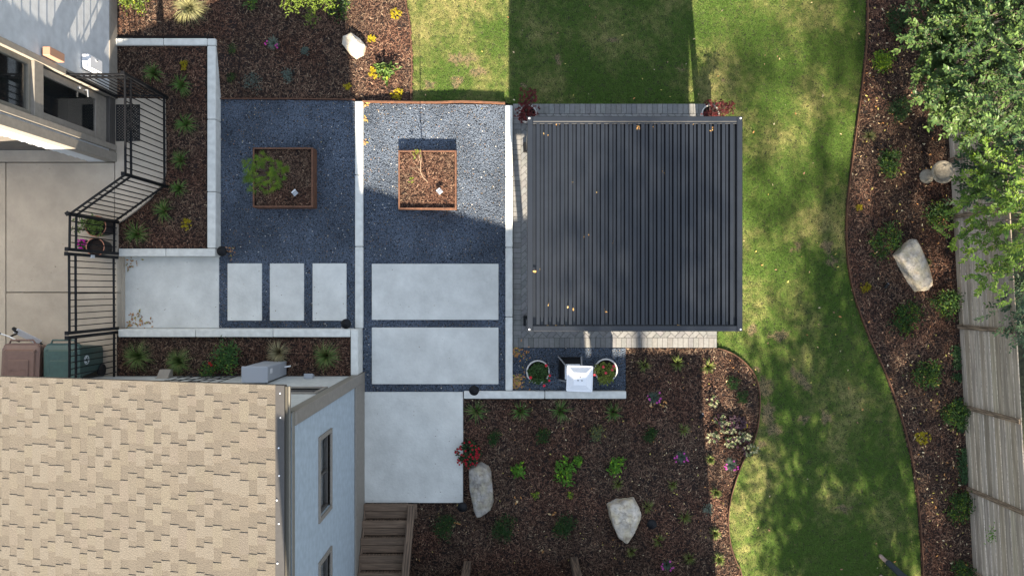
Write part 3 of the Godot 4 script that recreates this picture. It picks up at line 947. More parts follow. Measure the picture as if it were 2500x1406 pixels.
func stairs() -> void:
	var st := thing("timber_stairs", Vector3.ZERO, "brown timber stairs climbing along the blue-grey house wall", "stairs")
	var z := P(0, 1229.5, 0.1).z
	var y := 0.16
	for i in 9:
		var x1 := -1.93 if i == 0 else -2.12
		for k in 2:
			var zz := z + i * 0.29 + k * 0.147
			var tone := rnd(0.8, 1.15)
			part_box(st, "tread_board", M.stair_wood, Vector3(-3.012, y + i * 0.17 - 0.035, zz), Vector3(x1, y + i * 0.17, zz + 0.140), 0.006, Color(tone, tone, tone))
		part_box(st, "riser", M.stair_side, Vector3(-3.0, y + i * 0.17 - 0.165, z + i * 0.29 + 0.012), Vector3(-2.13, y + i * 0.17 - 0.036, z + i * 0.29 + 0.035), 0.0)
	for s in [-3.008, -2.12]:
		var g := Geo.new()
		g.hexa([Vector3(s, -0.2, z + 0.04), Vector3(s + 0.04, -0.2, z + 0.04), Vector3(s + 0.04, 1.2, z + 2.6), Vector3(s, 1.2, z + 2.6),
			Vector3(s, 0.10, z + 0.04), Vector3(s + 0.04, 0.10, z + 0.04), Vector3(s + 0.04, 1.58, z + 2.6), Vector3(s, 1.58, z + 2.6)])
		obj(g, "stringer", M.stair_side, st)
	# the boarded guard on the garden side and its sloping cap
	for k in 11:
		var z0 := z + 0.30 + k * 0.19
		var t := 0.30 + k * 0.19
		var g := Geo.new()
		var tone := rnd(0.7, 1.1)
		g.col = Color(tone, tone, tone)
		var b0 := maxf(-0.12, t * 0.586 - 0.35)
		g.hexa([Vector3(-2.07, b0, z0), Vector3(-2.045, b0, z0), Vector3(-2.045, b0, z0 + 0.184), Vector3(-2.07, b0, z0 + 0.184),
			Vector3(-2.07, 0.10 + t * 0.80, z0), Vector3(-2.045, 0.10 + t * 0.80, z0), Vector3(-2.045, 0.10 + (t + 0.184) * 0.80, z0 + 0.184), Vector3(-2.07, 0.10 + (t + 0.184) * 0.80, z0 + 0.184)])
		obj(g, "guard_board", M.stair_side, st)
	var c := Geo.new()
	c.hexa([Vector3(-2.11, 0.14, z + 0.03), Vector3(-1.96, 0.14, z + 0.03), Vector3(-2.0, 2.16, z + 2.5), Vector3(-2.13, 2.16, z + 2.5),
		Vector3(-2.11, 0.18, z + 0.03), Vector3(-1.96, 0.18, z + 0.03), Vector3(-2.0, 2.20, z + 2.5), Vector3(-2.13, 2.20, z + 2.5)])
	obj(c, "guard_cap", M.stair_side, st)
	# raised deck just past the frame; only its two posts reach into it
	var dk := thing("deck", Vector3.ZERO, "raised brown timber deck on posts beyond the shaded bed", "deck")
	for k in [[1141, 1372], [1401, 1362], [1680, 1420]]:
		var p := P(k[0], k[1], -0.09)
		var tone := rnd(0.75, 1.1)
		part_box(dk, "post", M.stair_side, Vector3(p.x - 0.075, -0.25, p.z - 0.02), Vector3(p.x + 0.075, 1.5, p.z + 0.13), 0.006, Color(tone, tone, tone))
	part_box(dk, "beam", M.stair_side, Vector3(-1.9, 1.42, 5.62), Vector3(4.0, 1.6, 5.76), 0.006)
	for k in 8:
		part_box(dk, "deck_board", M.stair_wood, Vector3(-1.9, 1.61, 5.6 + k * 0.165), Vector3(4.1, 1.64, 5.6 + k * 0.165 + 0.155), 0.004)

# ------------------------------------------------------------------ pergola and patio
func pergola() -> void:
	var Y := 2.62
	var a := P(1287.5, 283.5, Y)
	var b := P(1814, 809, Y)
	var o := thing("metal_pergola", Vector3.ZERO, "charcoal metal pergola with ribbed solid roof on the paver patio", "pergola")
	var fw := 0.095
	for r in [[a.x, a.z, a.x + fw, b.z], [b.x - fw, a.z, b.x, b.z], [a.x + fw, a.z, b.x - fw, a.z + fw], [a.x + fw, b.z - fw, b.x - fw, b.z]]:
		part_box(o, "frame_beam", M.roof_metal, Vector3(r[0], Y - 0.17, r[1]), Vector3(r[2], Y, r[3]), 0.008)
	for r in [[a.x + fw, a.z + fw + 0.004, b.x - fw, a.z + fw + 0.03]]:
		part_box(o, "gutter_lip", M.roof_metal, Vector3(r[0], Y - 0.05, r[1]), Vector3(r[2], Y - 0.015, r[3]), 0.004)
	for k in [[a.x + 0.015, a.z + 0.015], [b.x - 0.13, a.z + 0.015], [a.x + 0.015, b.z - 0.13], [b.x - 0.13, b.z - 0.13]]:
		part_box(o, "post", M.roof_metal, Vector3(k[0], -0.06, k[1]), Vector3(k[0] + 0.115, Y - 0.17, k[1] + 0.115), 0.006)
		part_box(o, "base_cover", M.black_metal, Vector3(k[0] - 0.045, -0.055, k[1] - 0.045), Vector3(k[0] + 0.16, 0.03, k[1] + 0.16), 0.006)
	for k in [[a.x, a.z], [b.x, a.z], [a.x, b.z], [b.x, b.z]]:
		var sc := Geo.new()
		var cx := clampf(k[0], a.x + 0.035, b.x - 0.035)
		var cz := clampf(k[1], a.z + 0.035, b.z - 0.035)
		sc.lathe(Vector3(cx, Y, cz), [Vector2(0.016, 0.0), Vector2(0.014, 0.008), Vector2(0.0, 0.011)], 10)
		obj(sc, "screw_cap", M.white_enamel, o)
	# ribbed sheets: pans and raised ribs
	var x0 := a.x + fw + 0.02
	var x1 := b.x - fw - 0.02
	var z0 := a.z + fw + 0.03
	var z1 := b.z - fw - 0.02
	var yb := Y - 0.10
	part_box(o, "roof_pan", M.roof_metal, Vector3(x0 - 0.07, yb - 0.004, z0 - 0.08), Vector3(x1 + 0.07, yb, z1 + 0.07), 0.0)
	var n := 25
	var pitch := (x1 - x0) / n
	var rib := Geo.new()
	var hw := pitch * 0.235
	var tw := pitch * 0.20
	var rh := 0.085
	for s in [[-hw, -tw, 0.0, rh], [tw, hw, rh, 0.0]]:
		rib.quad(Vector3(s[0], s[2], z0), Vector3(s[0], s[2], z1), Vector3(s[1], s[3], z1), Vector3(s[1], s[3], z0))
	rib.quad(Vector3(-tw, rh, z0), Vector3(-tw, rh, z1), Vector3(tw, rh, z1), Vector3(tw, rh, z0))
	for z in [z0, z1]:
		rib.qo(Vector3(-hw, 0, z), Vector3(hw, 0, z), Vector3(tw, rh, z), Vector3(-tw, rh, z), Vector3(0, 0, (z0 + z1) / 2))
	var tones := [0.92, 1.0, 1.08]
	var meshes := []
	for t in tones:
		var q := PackedColorArray()
		for c in rib.v.size():
			q.append(Color(t, t, t))
		rib.c = q
		meshes.append(rib.mesh())
	for i in n:
		var r := obj(meshes[rng.randi() % 3], "rib", M.roof_metal, o)
		r.position = Vector3(x0 + (i + 0.5) * pitch, yb + 0.001, 0)
	# a small minor bead in each pan
	for i in n - 1:
		var g := Geo.new()
		var x := x0 + (i + 1.0) * pitch
		g.box(Vector3(x, yb + 0.024, (z0 + z1) / 2), Vector3(pitch * 0.26, 0.048, z1 - z0))
		obj(g, "bead", M.roof_metal, o)

func patio() -> void:
	var h := -0.05
	var o := thing("patio", Vector3.ZERO, "", "", "", "structure")
	var a := P2(1252.5, 253, h)
	var b := P2(1751, 849, h)
	var base := Geo.new()
	base.col = Color(0.45, 0.45, 0.42)
	base.prism(PackedVector2Array([a, Vector2(b.x, a.y), b, Vector2(a.x, b.y)]), h - 0.2, h - 0.012)
	obj(base, "joint_sand", M.paver, o)
	var L := 0.205
	var W := 0.106
	var gap := 0.004
	var made := 0
	var put_paver := func(pts: PackedVector2Array, edge: bool, rest: Geo) -> bool:
		var g := Geo.new()
		var t := rnd(0.78, 1.12)
		g.col = Color(t * rnd(0.97, 1.03), t, t * rnd(0.97, 1.05))
		g.prism(pts, h - 0.05, h + rnd(-0.002, 0.002))
		if edge:
			obj(g, "paver", M.paver, o)
		else:
			rest.v.append_array(g.v); rest.n.append_array(g.n); rest.c.append_array(g.c)
		return edge
	var rest := Geo.new()
	# soldier course on all four sides
	var x := a.x
	while x < b.x - 0.03:
		var x2 := minf(x + W, b.x)
		for zz in [a.y, b.y - L]:
			put_paver.call(PackedVector2Array([Vector2(x + gap, zz + gap), Vector2(x2 - gap, zz + gap), Vector2(x2 - gap, zz + L - gap), Vector2(x + gap, zz + L - gap)]), true, rest)
			made += 1
		x += W
	var z := a.y + L
	while z < b.y - L - 0.03:
		var z2 := minf(z + W, b.y - L)
		put_paver.call(PackedVector2Array([Vector2(a.x + gap, z + gap), Vector2(a.x + 0.165 - gap, z + gap), Vector2(a.x + 0.165 - gap, z2 - gap), Vector2(a.x + gap, z2 - gap)]), true, rest)
		made += 1
		put_paver.call(PackedVector2Array([Vector2(b.x - L + gap, z + gap), Vector2(b.x - gap, z + gap), Vector2(b.x - gap, z2 - gap), Vector2(b.x - L + gap, z2 - gap)]), false, rest)
		z += W
	# herringbone field
	var ia := Vector2(a.x + 0.165, a.y + L)
	var ib := Vector2(b.x - L, b.y - L)
	var inner := PackedVector2Array([ia + Vector2(gap, gap), Vector2(ib.x - gap, ia.y + gap), ib - Vector2(gap, gap), Vector2(ia.x + gap, ib.y - gap)])
	var u := 0.104
	var ctr := (ia + ib) / 2
	for i in range(-60, 60):
		for j in range(-18, 18):
			var o0 := Vector2(i, i) + Vector2(0, 4 * j)
			if o0.length() > 44:
				continue
			for k in 2:
				var r0 := o0 if k == 0 else o0 + Vector2(2, -1)
				var sz := Vector2(2, 1) if k == 0 else Vector2(1, 2)
				var g2 := gap / u
				var q := PackedVector2Array()
				for c in [Vector2(g2, g2), Vector2(sz.x - g2, g2), sz - Vector2(g2, g2), Vector2(g2, sz.y - g2)]:
					q.append(ctr + ((r0 + c) * u).rotated(PI / 4))
				var cc := (q[0] + q[2]) / 2
				if cc.x < ia.x - 0.2 or cc.x > ib.x + 0.2 or cc.y < ia.y - 0.2 or cc.y > ib.y + 0.2:
					continue
				for piece in Geometry2D.intersect_polygons(q, inner):
					if piece.size() >= 3:
						var near := cc.x < ia.x + 0.28 or cc.y < ia.y + 0.16 or cc.y > ib.y - 0.28
						if put_paver.call(piece, near and made < 298, rest):
							made += 1
	obj(rest, "paver_field", M.paver, o).set_meta("kind", "stuff")
	heater()

func heater() -> void:
	var b := P(1391.5, 899, -0.06)
	var o := thing("patio_heater", Vector3.ZERO, "tall pyramid patio heater with square white hood between two flower pots", "patio heater")
	var hw := 0.235
	var top := Vector3(b.x + 0.025, 0, b.z - 0.01)
	for s in [[-1, -1], [1, -1], [1, 1], [-1, 1]]:
		var g := Geo.new()
		var p0 := Vector3(b.x + s[0] * hw, -0.055, b.z + s[1] * hw)
		var p1 := Vector3(b.x + s[0] * 0.09, 1.72, b.z + s[1] * 0.09)
		g.tube([p0, p1], [0.017, 0.017], 4)
		obj(g, "leg", M.cabinet_grey, o)
	part_box(o, "base", M.black_metal, Vector3(b.x - hw, -0.055, b.z - hw), Vector3(b.x + hw, 0.03, b.z + hw), 0.01)
	var door := Geo.new()
	door.hexa([Vector3(b.x - hw + 0.03, 0.03, b.z - hw + 0.03), Vector3(b.x + hw - 0.03, 0.03, b.z - hw + 0.03), Vector3(b.x + hw - 0.03, 0.03, b.z + hw - 0.03), Vector3(b.x - hw + 0.03, 0.03, b.z + hw - 0.03),
		Vector3(b.x - hw + 0.075, 0.62, b.z - hw + 0.075), Vector3(b.x + hw - 0.075, 0.62, b.z - hw + 0.075), Vector3(b.x + hw - 0.075, 0.62, b.z + hw - 0.075), Vector3(b.x - hw + 0.075, 0.62, b.z + hw - 0.075)])
	obj(door, "tank_housing", M.black_metal, o)
	part_box(o, "burner_plate", M.steel, Vector3(b.x - 0.15, 0.62, b.z - 0.15), Vector3(b.x + 0.15, 0.645, b.z + 0.15), 0.006)
	var gt := Geo.new()
	gt.lathe(Vector3(b.x, 0, b.z), [Vector2(0.06, 0.645), Vector2(0.06, 1.75)], 16)
	obj(gt, "flame_tube", M.glass, o)
	part_box(o, "top_cap", M.cabinet_dark, Vector3(b.x - 0.11, 1.72, b.z - 0.11), Vector3(b.x + 0.11, 1.80, b.z + 0.11), 0.01)
	# the hood: a shallow square tray that slopes down from its rim to a flat middle
	var hp := P(1416.3, 925.5, 2.0)
	var B := Basis(Vector3.UP, -0.035)
	var hood := Geo.new()
	var ro := 0.224
	var ri := 0.112
	var f := func(r: float, y: float) -> Array:
		var q := []
		for s in [[-1, -1], [1, -1], [1, 1], [-1, 1]]:
			q.append(Vector3(hp.x, y, hp.z) + B * Vector3(s[0] * r, 0, s[1] * r))
		return q
	var t1: Array = f.call(ro, 1.93)
	var t2: Array = f.call(ri, 2.0)
	var u1: Array = f.call(ro, 1.90)
	var u2: Array = f.call(ri, 1.975)
	for i in 4:
		var j := (i + 1) % 4
		hood.quad(t1[j], t1[i], t2[i], t2[j])
		hood.quad(u1[i], u1[j], u2[j], u2[i])
		hood.quad(u1[j], u1[i], t1[i], t1[j])
	hood.quad(t2[0], t2[3], t2[2], t2[1])
	hood.quad(u2[0], u2[1], u2[2], u2[3])
	obj(hood, "hood", M.white_enamel, o)
	var rim := Geo.new()
	for i in 4:
		var j := (i + 1) % 4
		rim.tube([t1[i], t1[j]], [0.014, 0.014], 8)
	obj(rim, "hood_rim", M.white_enamel, o)
	for s in [[0.0, -0.035], [-0.035, 0.025], [0.035, 0.025]]:
		var g := Geo.new()
		g.lathe(Vector3(hp.x, 2.0, hp.z) + B * Vector3(s[0], 0, s[1]), [Vector2(0.011, 0.0), Vector2(0.011, 0.01), Vector2(0.0, 0.013)], 8)
		obj(g, "bolt", M.dark_trim, o)
	var st := Geo.new()
	st.tube([Vector3(b.x, 1.80, b.z), Vector3(hp.x, 1.98, hp.z)], [0.03, 0.03], 8)
	obj(st, "hood_stem", M.steel, o)

# ------------------------------------------------------------------ fences
func plank_fence() -> void:
	var h := BED_H
	var a := P(2316, 285, h)
	var b := P(2377, 1380, h)
	var d := (b - a).normalized()
	var nrm := Vector3(-d.z, 0, d.x)                           # towards the lawn is -x
	if nrm.x > 0:
		nrm = -nrm
	var o := thing("plank_fence", Vector3.ZERO, "weathered grey fence of horizontal planks behind the shrub bed", "fence")
	var posts := []
	for py in [-60.0, 392.0, 530.0, 797.0, 992.0, 1192.0, 1395.0, 1600.0]:
		var t: float = (py - 285.0) / (1380.0 - 285.0)
		posts.append(a.lerp(b, t))
	posts.insert(1, posts[0].lerp(posts[1], 0.5))
	var hh := 1.86
	for i in posts.size():
		var p: Vector3 = posts[i]
		var g := Geo.new()
		var k := rnd(0.85, 1.1)
		g.col = Color(k, k, k)
		g.bbox(Vector3(p.x, h + hh / 2, p.z) + nrm * 0.035, Vector3(0.04, hh, 0.085), 0.004, Basis(nrm, Vector3.UP, nrm.cross(Vector3.UP)))
		obj(g, "batten", M.post_wood, o)
	var rows := 11
	var e := hh / rows
	for i in posts.size() - 1:
		var p: Vector3 = posts[i]
		var q: Vector3 = posts[i + 1]
		var ln := p.distance_to(q)
		for r in rows:
			var g := Geo.new()
			var k := rnd(0.64, 1.12)
			var warm := rnd(0.0, 1.0)
			g.col = Color(k, k * lerpf(0.95, 1.0, warm), k * lerpf(0.85, 1.04, warm))
			var sag := rnd(-0.004, 0.004)
			g.bbox((p + q) / 2 + Vector3(0, h - BED_H + r * e + e / 2 + sag, 0), Vector3(0.022, e - rnd(0.014, 0.028), ln - 0.01), 0.004, Basis(-nrm, Vector3.UP, (-nrm).cross(Vector3.UP)).rotated(nrm, rnd(-0.004, 0.004)))
			obj(g, "plank", M.old_wood, o)

func fence_panel(o: Node3D, a: Vector3, b: Vector3, y0: float, post_a := true, post_b := true) -> void:
	var d := (b - a)
	d.y = 0
	var ln := d.length()
	d = d.normalized()
	var bs := Basis(d, Vector3.UP, d.cross(Vector3.UP))
	for k in [[post_a, a], [post_b, b]]:
		if k[0]:
			var g := Geo.new()
			g.bbox(Vector3(k[1].x, y0 + 0.91, k[1].z), Vector3(0.055, 1.82, 0.055), 0.004, bs)
			g.bbox(Vector3(k[1].x, y0 + 1.83, k[1].z), Vector3(0.072, 0.022, 0.072), 0.006, bs)
			obj(g, "post", M.black_metal, o)
	for y in [0.15, 1.53, 1.74]:
		var g := Geo.new()
		g.bbox((a + b) / 2 + Vector3(0, y0 + y - a.y, 0), Vector3(ln - 0.05, 0.034, 0.034), 0.003, bs)
		obj(g, "rail", M.black_metal, o)
	var n := int(round(ln / 0.117))
	for i in range(1, n):
		var p := a.lerp(b, i / float(n))
		var m := obj(M_picket(), "picket", M.black_metal, o)
		m.transform = Transform3D(bs, Vector3(p.x, y0, p.z))

var _picket: ArrayMesh
func M_picket() -> ArrayMesh:
	if _picket == null:
		var g := Geo.new()
		g.bbox(Vector3(0, 0.90, 0), Vector3(0.017, 1.67, 0.017), 0.002)
		_picket = g.mesh()
	return _picket

func metal_fence() -> void:
	var y := 0.36
	var H := P(283, 238, y)
	var A := P(407, 238, y)
	var B := P(408, 456, y)
	var C := P(287, 542, y)
	var D := P(286, 619, y)
	var o := thing("metal_fence", Vector3.ZERO, "black metal picket fence bending around the concrete landing", "fence")
	fence_panel(o, H, A, y, true, true)
	fence_panel(o, A, B, y, false, true)
	fence_panel(o, B, C, y, false, true)
	fence_panel(o, C, D, y, false, true)
	var gt := thing("metal_gate", Vector3.ZERO, "black metal picket gate at the head of the path", "gate")
	fence_panel(gt, P(285, 629, y), P(286, 801, y), y, true, true)
	var l := Geo.new()
	l.bbox(P(285, 631, y) + Vector3(0.03, 1.0, 0), Vector3(0.03, 0.12, 0.06), 0.004)
	obj(l, "latch", M.steel, gt)
	var f := thing("metal_fence", Vector3.ZERO, "short black metal fence panel in front of the green bin", "fence")
	fence_panel(f, P(286, 811, y), P(286, 921, y), y, true, true)

# ------------------------------------------------------------------ planters, pots and small things
func rust_planter(x0: float, y0: float, x1: float, y1: float, base: float, ht: float, label: String, tone: float) -> Node3D:
	var top := base + ht
	var a := P(x0, y0, top)
	var b := P(x1, y1, top)
	var o := thing("steel_planter", Vector3.ZERO, label, "planter")
	var t := 0.012
	var f := 0.034
	var c := Color(tone, tone, tone)
	part_box(o, "side_panel", M.corten, Vector3(a.x, base - 0.02, a.z), Vector3(a.x + t, top - 0.012, b.z), 0.0, c)
	part_box(o, "side_panel", M.corten, Vector3(b.x - t, base - 0.02, a.z), Vector3(b.x, top - 0.012, b.z), 0.0, c)
	part_box(o, "side_panel", M.corten, Vector3(a.x + t, base - 0.02, a.z), Vector3(b.x - t, top - 0.012, a.z + t), 0.0, c)
	part_box(o, "side_panel", M.corten, Vector3(a.x + t, base - 0.02, b.z - t), Vector3(b.x - t, top - 0.012, b.z), 0.0, c)
	for r in [[a.x - 0.002, a.z - 0.002, a.x + f, b.z + 0.002], [b.x - f, a.z - 0.002, b.x + 0.002, b.z + 0.002], [a.x + f, a.z - 0.002, b.x - f, a.z + f], [a.x + f, b.z - f, b.x - f, b.z + 0.002]]:
		part_box(o, "rim", M.corten, Vector3(r[0], top - 0.012, r[1]), Vector3(r[2], top, r[3]), 0.003, c * 1.1)
	part_box(o, "soil", M.soil, Vector3(a.x + t, base, a.z + t), Vector3(b.x - t, top - 0.075, b.z - t), 0.0)
	var buf := PackedFloat32Array()
	chips_in(buf, PackedVector2Array([Vector2(a.x + 0.04, a.z + 0.04), Vector2(b.x - 0.04, a.z + 0.04), Vector2(b.x - 0.04, b.z - 0.04), Vector2(a.x + 0.04, b.z - 0.04)]), func(_x, _z): return top - 0.075, 2600.0, 0)
	multi("mulch", chip_mesh(), buf, M.chip, o).set_meta("kind", "stuff")
	return o

func planters() -> void:
	rust_planter(616, 360, 763, 506, 0.07, 0.34, "dark rusty steel planter box with a leafy green young tree", 1.0)
	rust_planter(972, 367, 1114, 511, 0.0, 0.19, "orange rusty steel planter box with a bare sapling in sunlight", 1.0)
	# the leafy young maple
	var b := P(689, 438, 0.33)
	var o := thing("young_tree", b, "small bright green tree growing in the dark steel planter", "tree")
	var st := Geo.new()
	var cr := Geo.new()
	st.tube([Vector3.ZERO, Vector3(-0.03, 0.4, 0.0), Vector3(-0.06, 0.75, -0.02)], [0.016, 0.013, 0.010], 7)
	for i in 36:
		var an := i * 2.4 + rnd(-0.3, 0.3)
		var rr := sqrt(rnd(0.02, 1.0)) * 0.37
		var tip := Vector3(-0.07 + cos(an) * rr * 1.02, rnd(0.65, 1.05) + 0.22 * (1.0 - rr / 0.37), sin(an) * rr * 0.86)
		var fork := Vector3(-0.05, 0.45 + 0.3 * rr, -0.01)
		st.tube([fork, fork.lerp(tip, 0.5) + Vector3(0, 0.07, 0), tip], [0.007, 0.005, 0.003], 5, false)
		for k in 4:
			var at := tip + Vector3(rnd(-0.07, 0.07), rnd(-0.05, 0.05), rnd(-0.07, 0.07))
			var d0 := Vector3(cos(an) + rnd(-0.5, 0.5), rnd(-0.2, 0.25), sin(an) + rnd(-0.5, 0.5)).normalized()
			var tone := rnd(0.75, 1.25)
			cr.col = Color(0.085 * tone + rnd(0.0, 0.04), 0.165 * tone, 0.02)
			for m in 7:                                        # a palmate leaf of narrow fingers
				var dd := d0.rotated(Vector3.UP, (m - 3) * 0.5)
				cr.leaf(at, dd, Vector3.UP, rnd(0.065, 0.11) * (1.1 - absf(m - 3) * 0.13), 0.012, 0.05)
	obj(st, "trunk", M.bark, o)
	obj(cr, "crown", M.leaf, o)
	# the bare sapling
	var sb := P(1043, 443, 0.12)
	var sp := thing("sapling", Vector3.ZERO, "nearly bare pale sapling leaning in the orange steel planter", "sapling")
	var tr := Geo.new()
	var tp := P(1022, 378, 1.75)
	var m1 := sb.lerp(tp, 0.45) + Vector3(-0.06, 0, 0.03)
	tr.tube([sb, sb.lerp(m1, 0.5) + Vector3(-0.03, 0, 0), m1, m1.lerp(tp, 0.6) + Vector3(0.02, 0, 0), tp], [0.011, 0.010, 0.008, 0.006, 0.004], 7)
	var lv := Geo.new()
	for k in [[0.30, -0.22, 0.35, -0.12], [0.33, -0.13, 0.42, -0.2], [0.55, 0.05, 0.40, -0.3], [0.62, -0.16, 0.3, 0.05], [0.78, 0.06, 0.3, -0.1], [0.85, -0.08, 0.4, -0.08]]:
		var f := sb.lerp(tp, k[0]) + Vector3(-0.05, 0, 0.02)
		var e := f + Vector3(k[1], k[2], k[3])
		tr.tube([f, f.lerp(e, 0.5) + Vector3(0.02, 0.0, 0.02), e], [0.005, 0.004, 0.002], 5)
	for k in [[1016, 378, 1.6, 14], [1007, 437, 0.7, 10], [1019, 372, 1.8, 6]]:
		var q := P(k[0], k[1], k[2])
		for i in k[3]:
			var an := rnd(0, TAU)
			lv.col = Color(rnd(0.11, 0.17), rnd(0.14, 0.2), 0.025)
			lv.leaf(q + Vector3(rnd(-0.06, 0.06), rnd(-0.05, 0.05), rnd(-0.06, 0.06)), Vector3(cos(an), rnd(-0.2, 0.3), sin(an)).normalized(), Vector3.UP, 0.05, 0.02)
	obj(tr, "trunk", M.pale_bark, sp)
	obj(lv, "foliage", M.leaf, sp)
	# solar spotlights stuck in the planters
	for k in [[720, 472, 0.33, 0.75, "small solar spotlight with grey panel in the dark steel planter"], [1074, 468, 0.12, 0.7, "small solar spotlight with grey panel in the orange steel planter"]]:
		var p := P(k[0], k[1], k[2] + 0.12)
		var l := thing("solar_spotlight", Vector3.ZERO, k[4], "garden light")
		var g := Geo.new()
		g.tube([Vector3(p.x, k[2] - 0.1, p.z), Vector3(p.x, k[2] + 0.09, p.z)], [0.006, 0.009], 6)
		obj(g, "stake", M.black_metal, l)
		var bs := Basis(Vector3.UP, k[3]) * Basis(Vector3.RIGHT, -0.35)
		var pn := Geo.new()
		pn.bbox(p + Vector3(0, 0.0, 0), Vector3(0.10, 0.02, 0.085), 0.004, bs)
		obj(pn, "solar_panel", M.cabinet_grey, l)
		var hd := Geo.new()
		hd.bbox(p + bs * Vector3(0, -0.01, -0.07), Vector3(0.105, 0.05, 0.03), 0.012, bs)
		obj(hd, "lamp_head", M.white_enamel if k[0] < 800 else M.steel, l)

func path_light(px: float, py: float, base: float, ht: float, label: String) -> void:
	var p := P(px, py, base + ht)
	var o := thing("path_light", Vector3(p.x, base, p.z), label, "path light")
	var g := Geo.new()
	g.tube([Vector3(0, -0.08, 0), Vector3(0, ht - 0.04, 0)], [0.012, 0.011], 8)
	obj(g, "stem", M.black_metal, o)
	var c := Geo.new()
	c.lathe(Vector3.ZERO, [Vector2(0.098, ht - 0.055), Vector2(0.102, ht - 0.05), Vector2(0.085, ht - 0.025), Vector2(0.05, ht - 0.005), Vector2(0.02, ht + 0.004), Vector2(0.016, ht + 0.016), Vector2(0.0, ht + 0.018)], 28)
	c.lathe(Vector3.ZERO, [Vector2(0.0, ht - 0.04), Vector2(0.098, ht - 0.055)], 28)
	obj(c, "hat", M.black_metal, o)

func pot(called: String, px: float, py: float, base: float, ht: float, r: float, m: Material, label: String, cat: String, ribs: bool) -> Node3D:
	var p := P(px, py, base + ht)
	var o := thing(called, Vector3(p.x, base, p.z), label, cat)
	var g := Geo.new()
	var rb := r * 0.72
	g.lathe(Vector3.ZERO, [Vector2(rb * 0.9, 0.0), Vector2(rb, 0.02), Vector2(r * 0.92, ht * 0.7), Vector2(r * 0.96, ht - 0.05)], 64, 0.018, 1 if ribs else 0)
	obj(g, "body", m, o)
	var q := Geo.new()
	q.lathe(Vector3.ZERO, [Vector2(r * 0.96, ht - 0.052), Vector2(r, ht - 0.045), Vector2(r * 1.005, ht - 0.01), Vector2(r * 0.985, ht), Vector2(r * 0.90, ht), Vector2(r * 0.88, ht - 0.012), Vector2(r * 0.86, ht - 0.10)], 40)
	obj(q, "rim", m, o)
	var s := Geo.new()
	s.lathe(Vector3.ZERO, [Vector2(r * 0.89, ht - 0.075), Vector2(r * 0.4, ht - 0.06), Vector2(0.0, ht - 0.055)], 24)
	obj(s, "soil", M.soil, o)
	return o

func rrect(w: float, d: float, r: float, cx: float, cz: float) -> Array:      # rounded rectangle, 20 points
	var q := []
	for k in 4:
		var sx: float = [1, -1, -1, 1][k]
		var sz: float = [1, 1, -1, -1][k]
		for i in 5:
			var a := PI / 2 * (k + i / 4.0)
			q.append(Vector2(cx + sx * (w / 2 - r) + cos(a) * r, cz + sz * (d / 2 - r) + sin(a) * r))
	return q

func loft(g: Geo, rings: Array) -> void:                       # rings: [[Array of Vector2], y]
	for i in rings.size() - 1:
		var a: Array = rings[i][0]
		var b: Array = rings[i + 1][0]
		var n := a.size()
		for k in n:
			var k2 := (k + 1) % n
			g.quad(Vector3(a[k].x, rings[i][1], a[k].y), Vector3(b[k].x, rings[i + 1][1], b[k].y), Vector3(b[k2].x, rings[i + 1][1], b[k2].y), Vector3(a[k2].x, rings[i][1], a[k2].y))
	var top: Array = rings[-1][0]
	var c := Vector2.ZERO
	for p in top:
		c += p
	c /= top.size()
	for k in top.size():
		var k2 := (k + 1) % top.size()
		g.tri(Vector3(c.x, rings[-1][1], c.y), Vector3(top[k2].x, rings[-1][1], top[k2].y), Vector3(top[k].x, rings[-1][1], top[k].y))

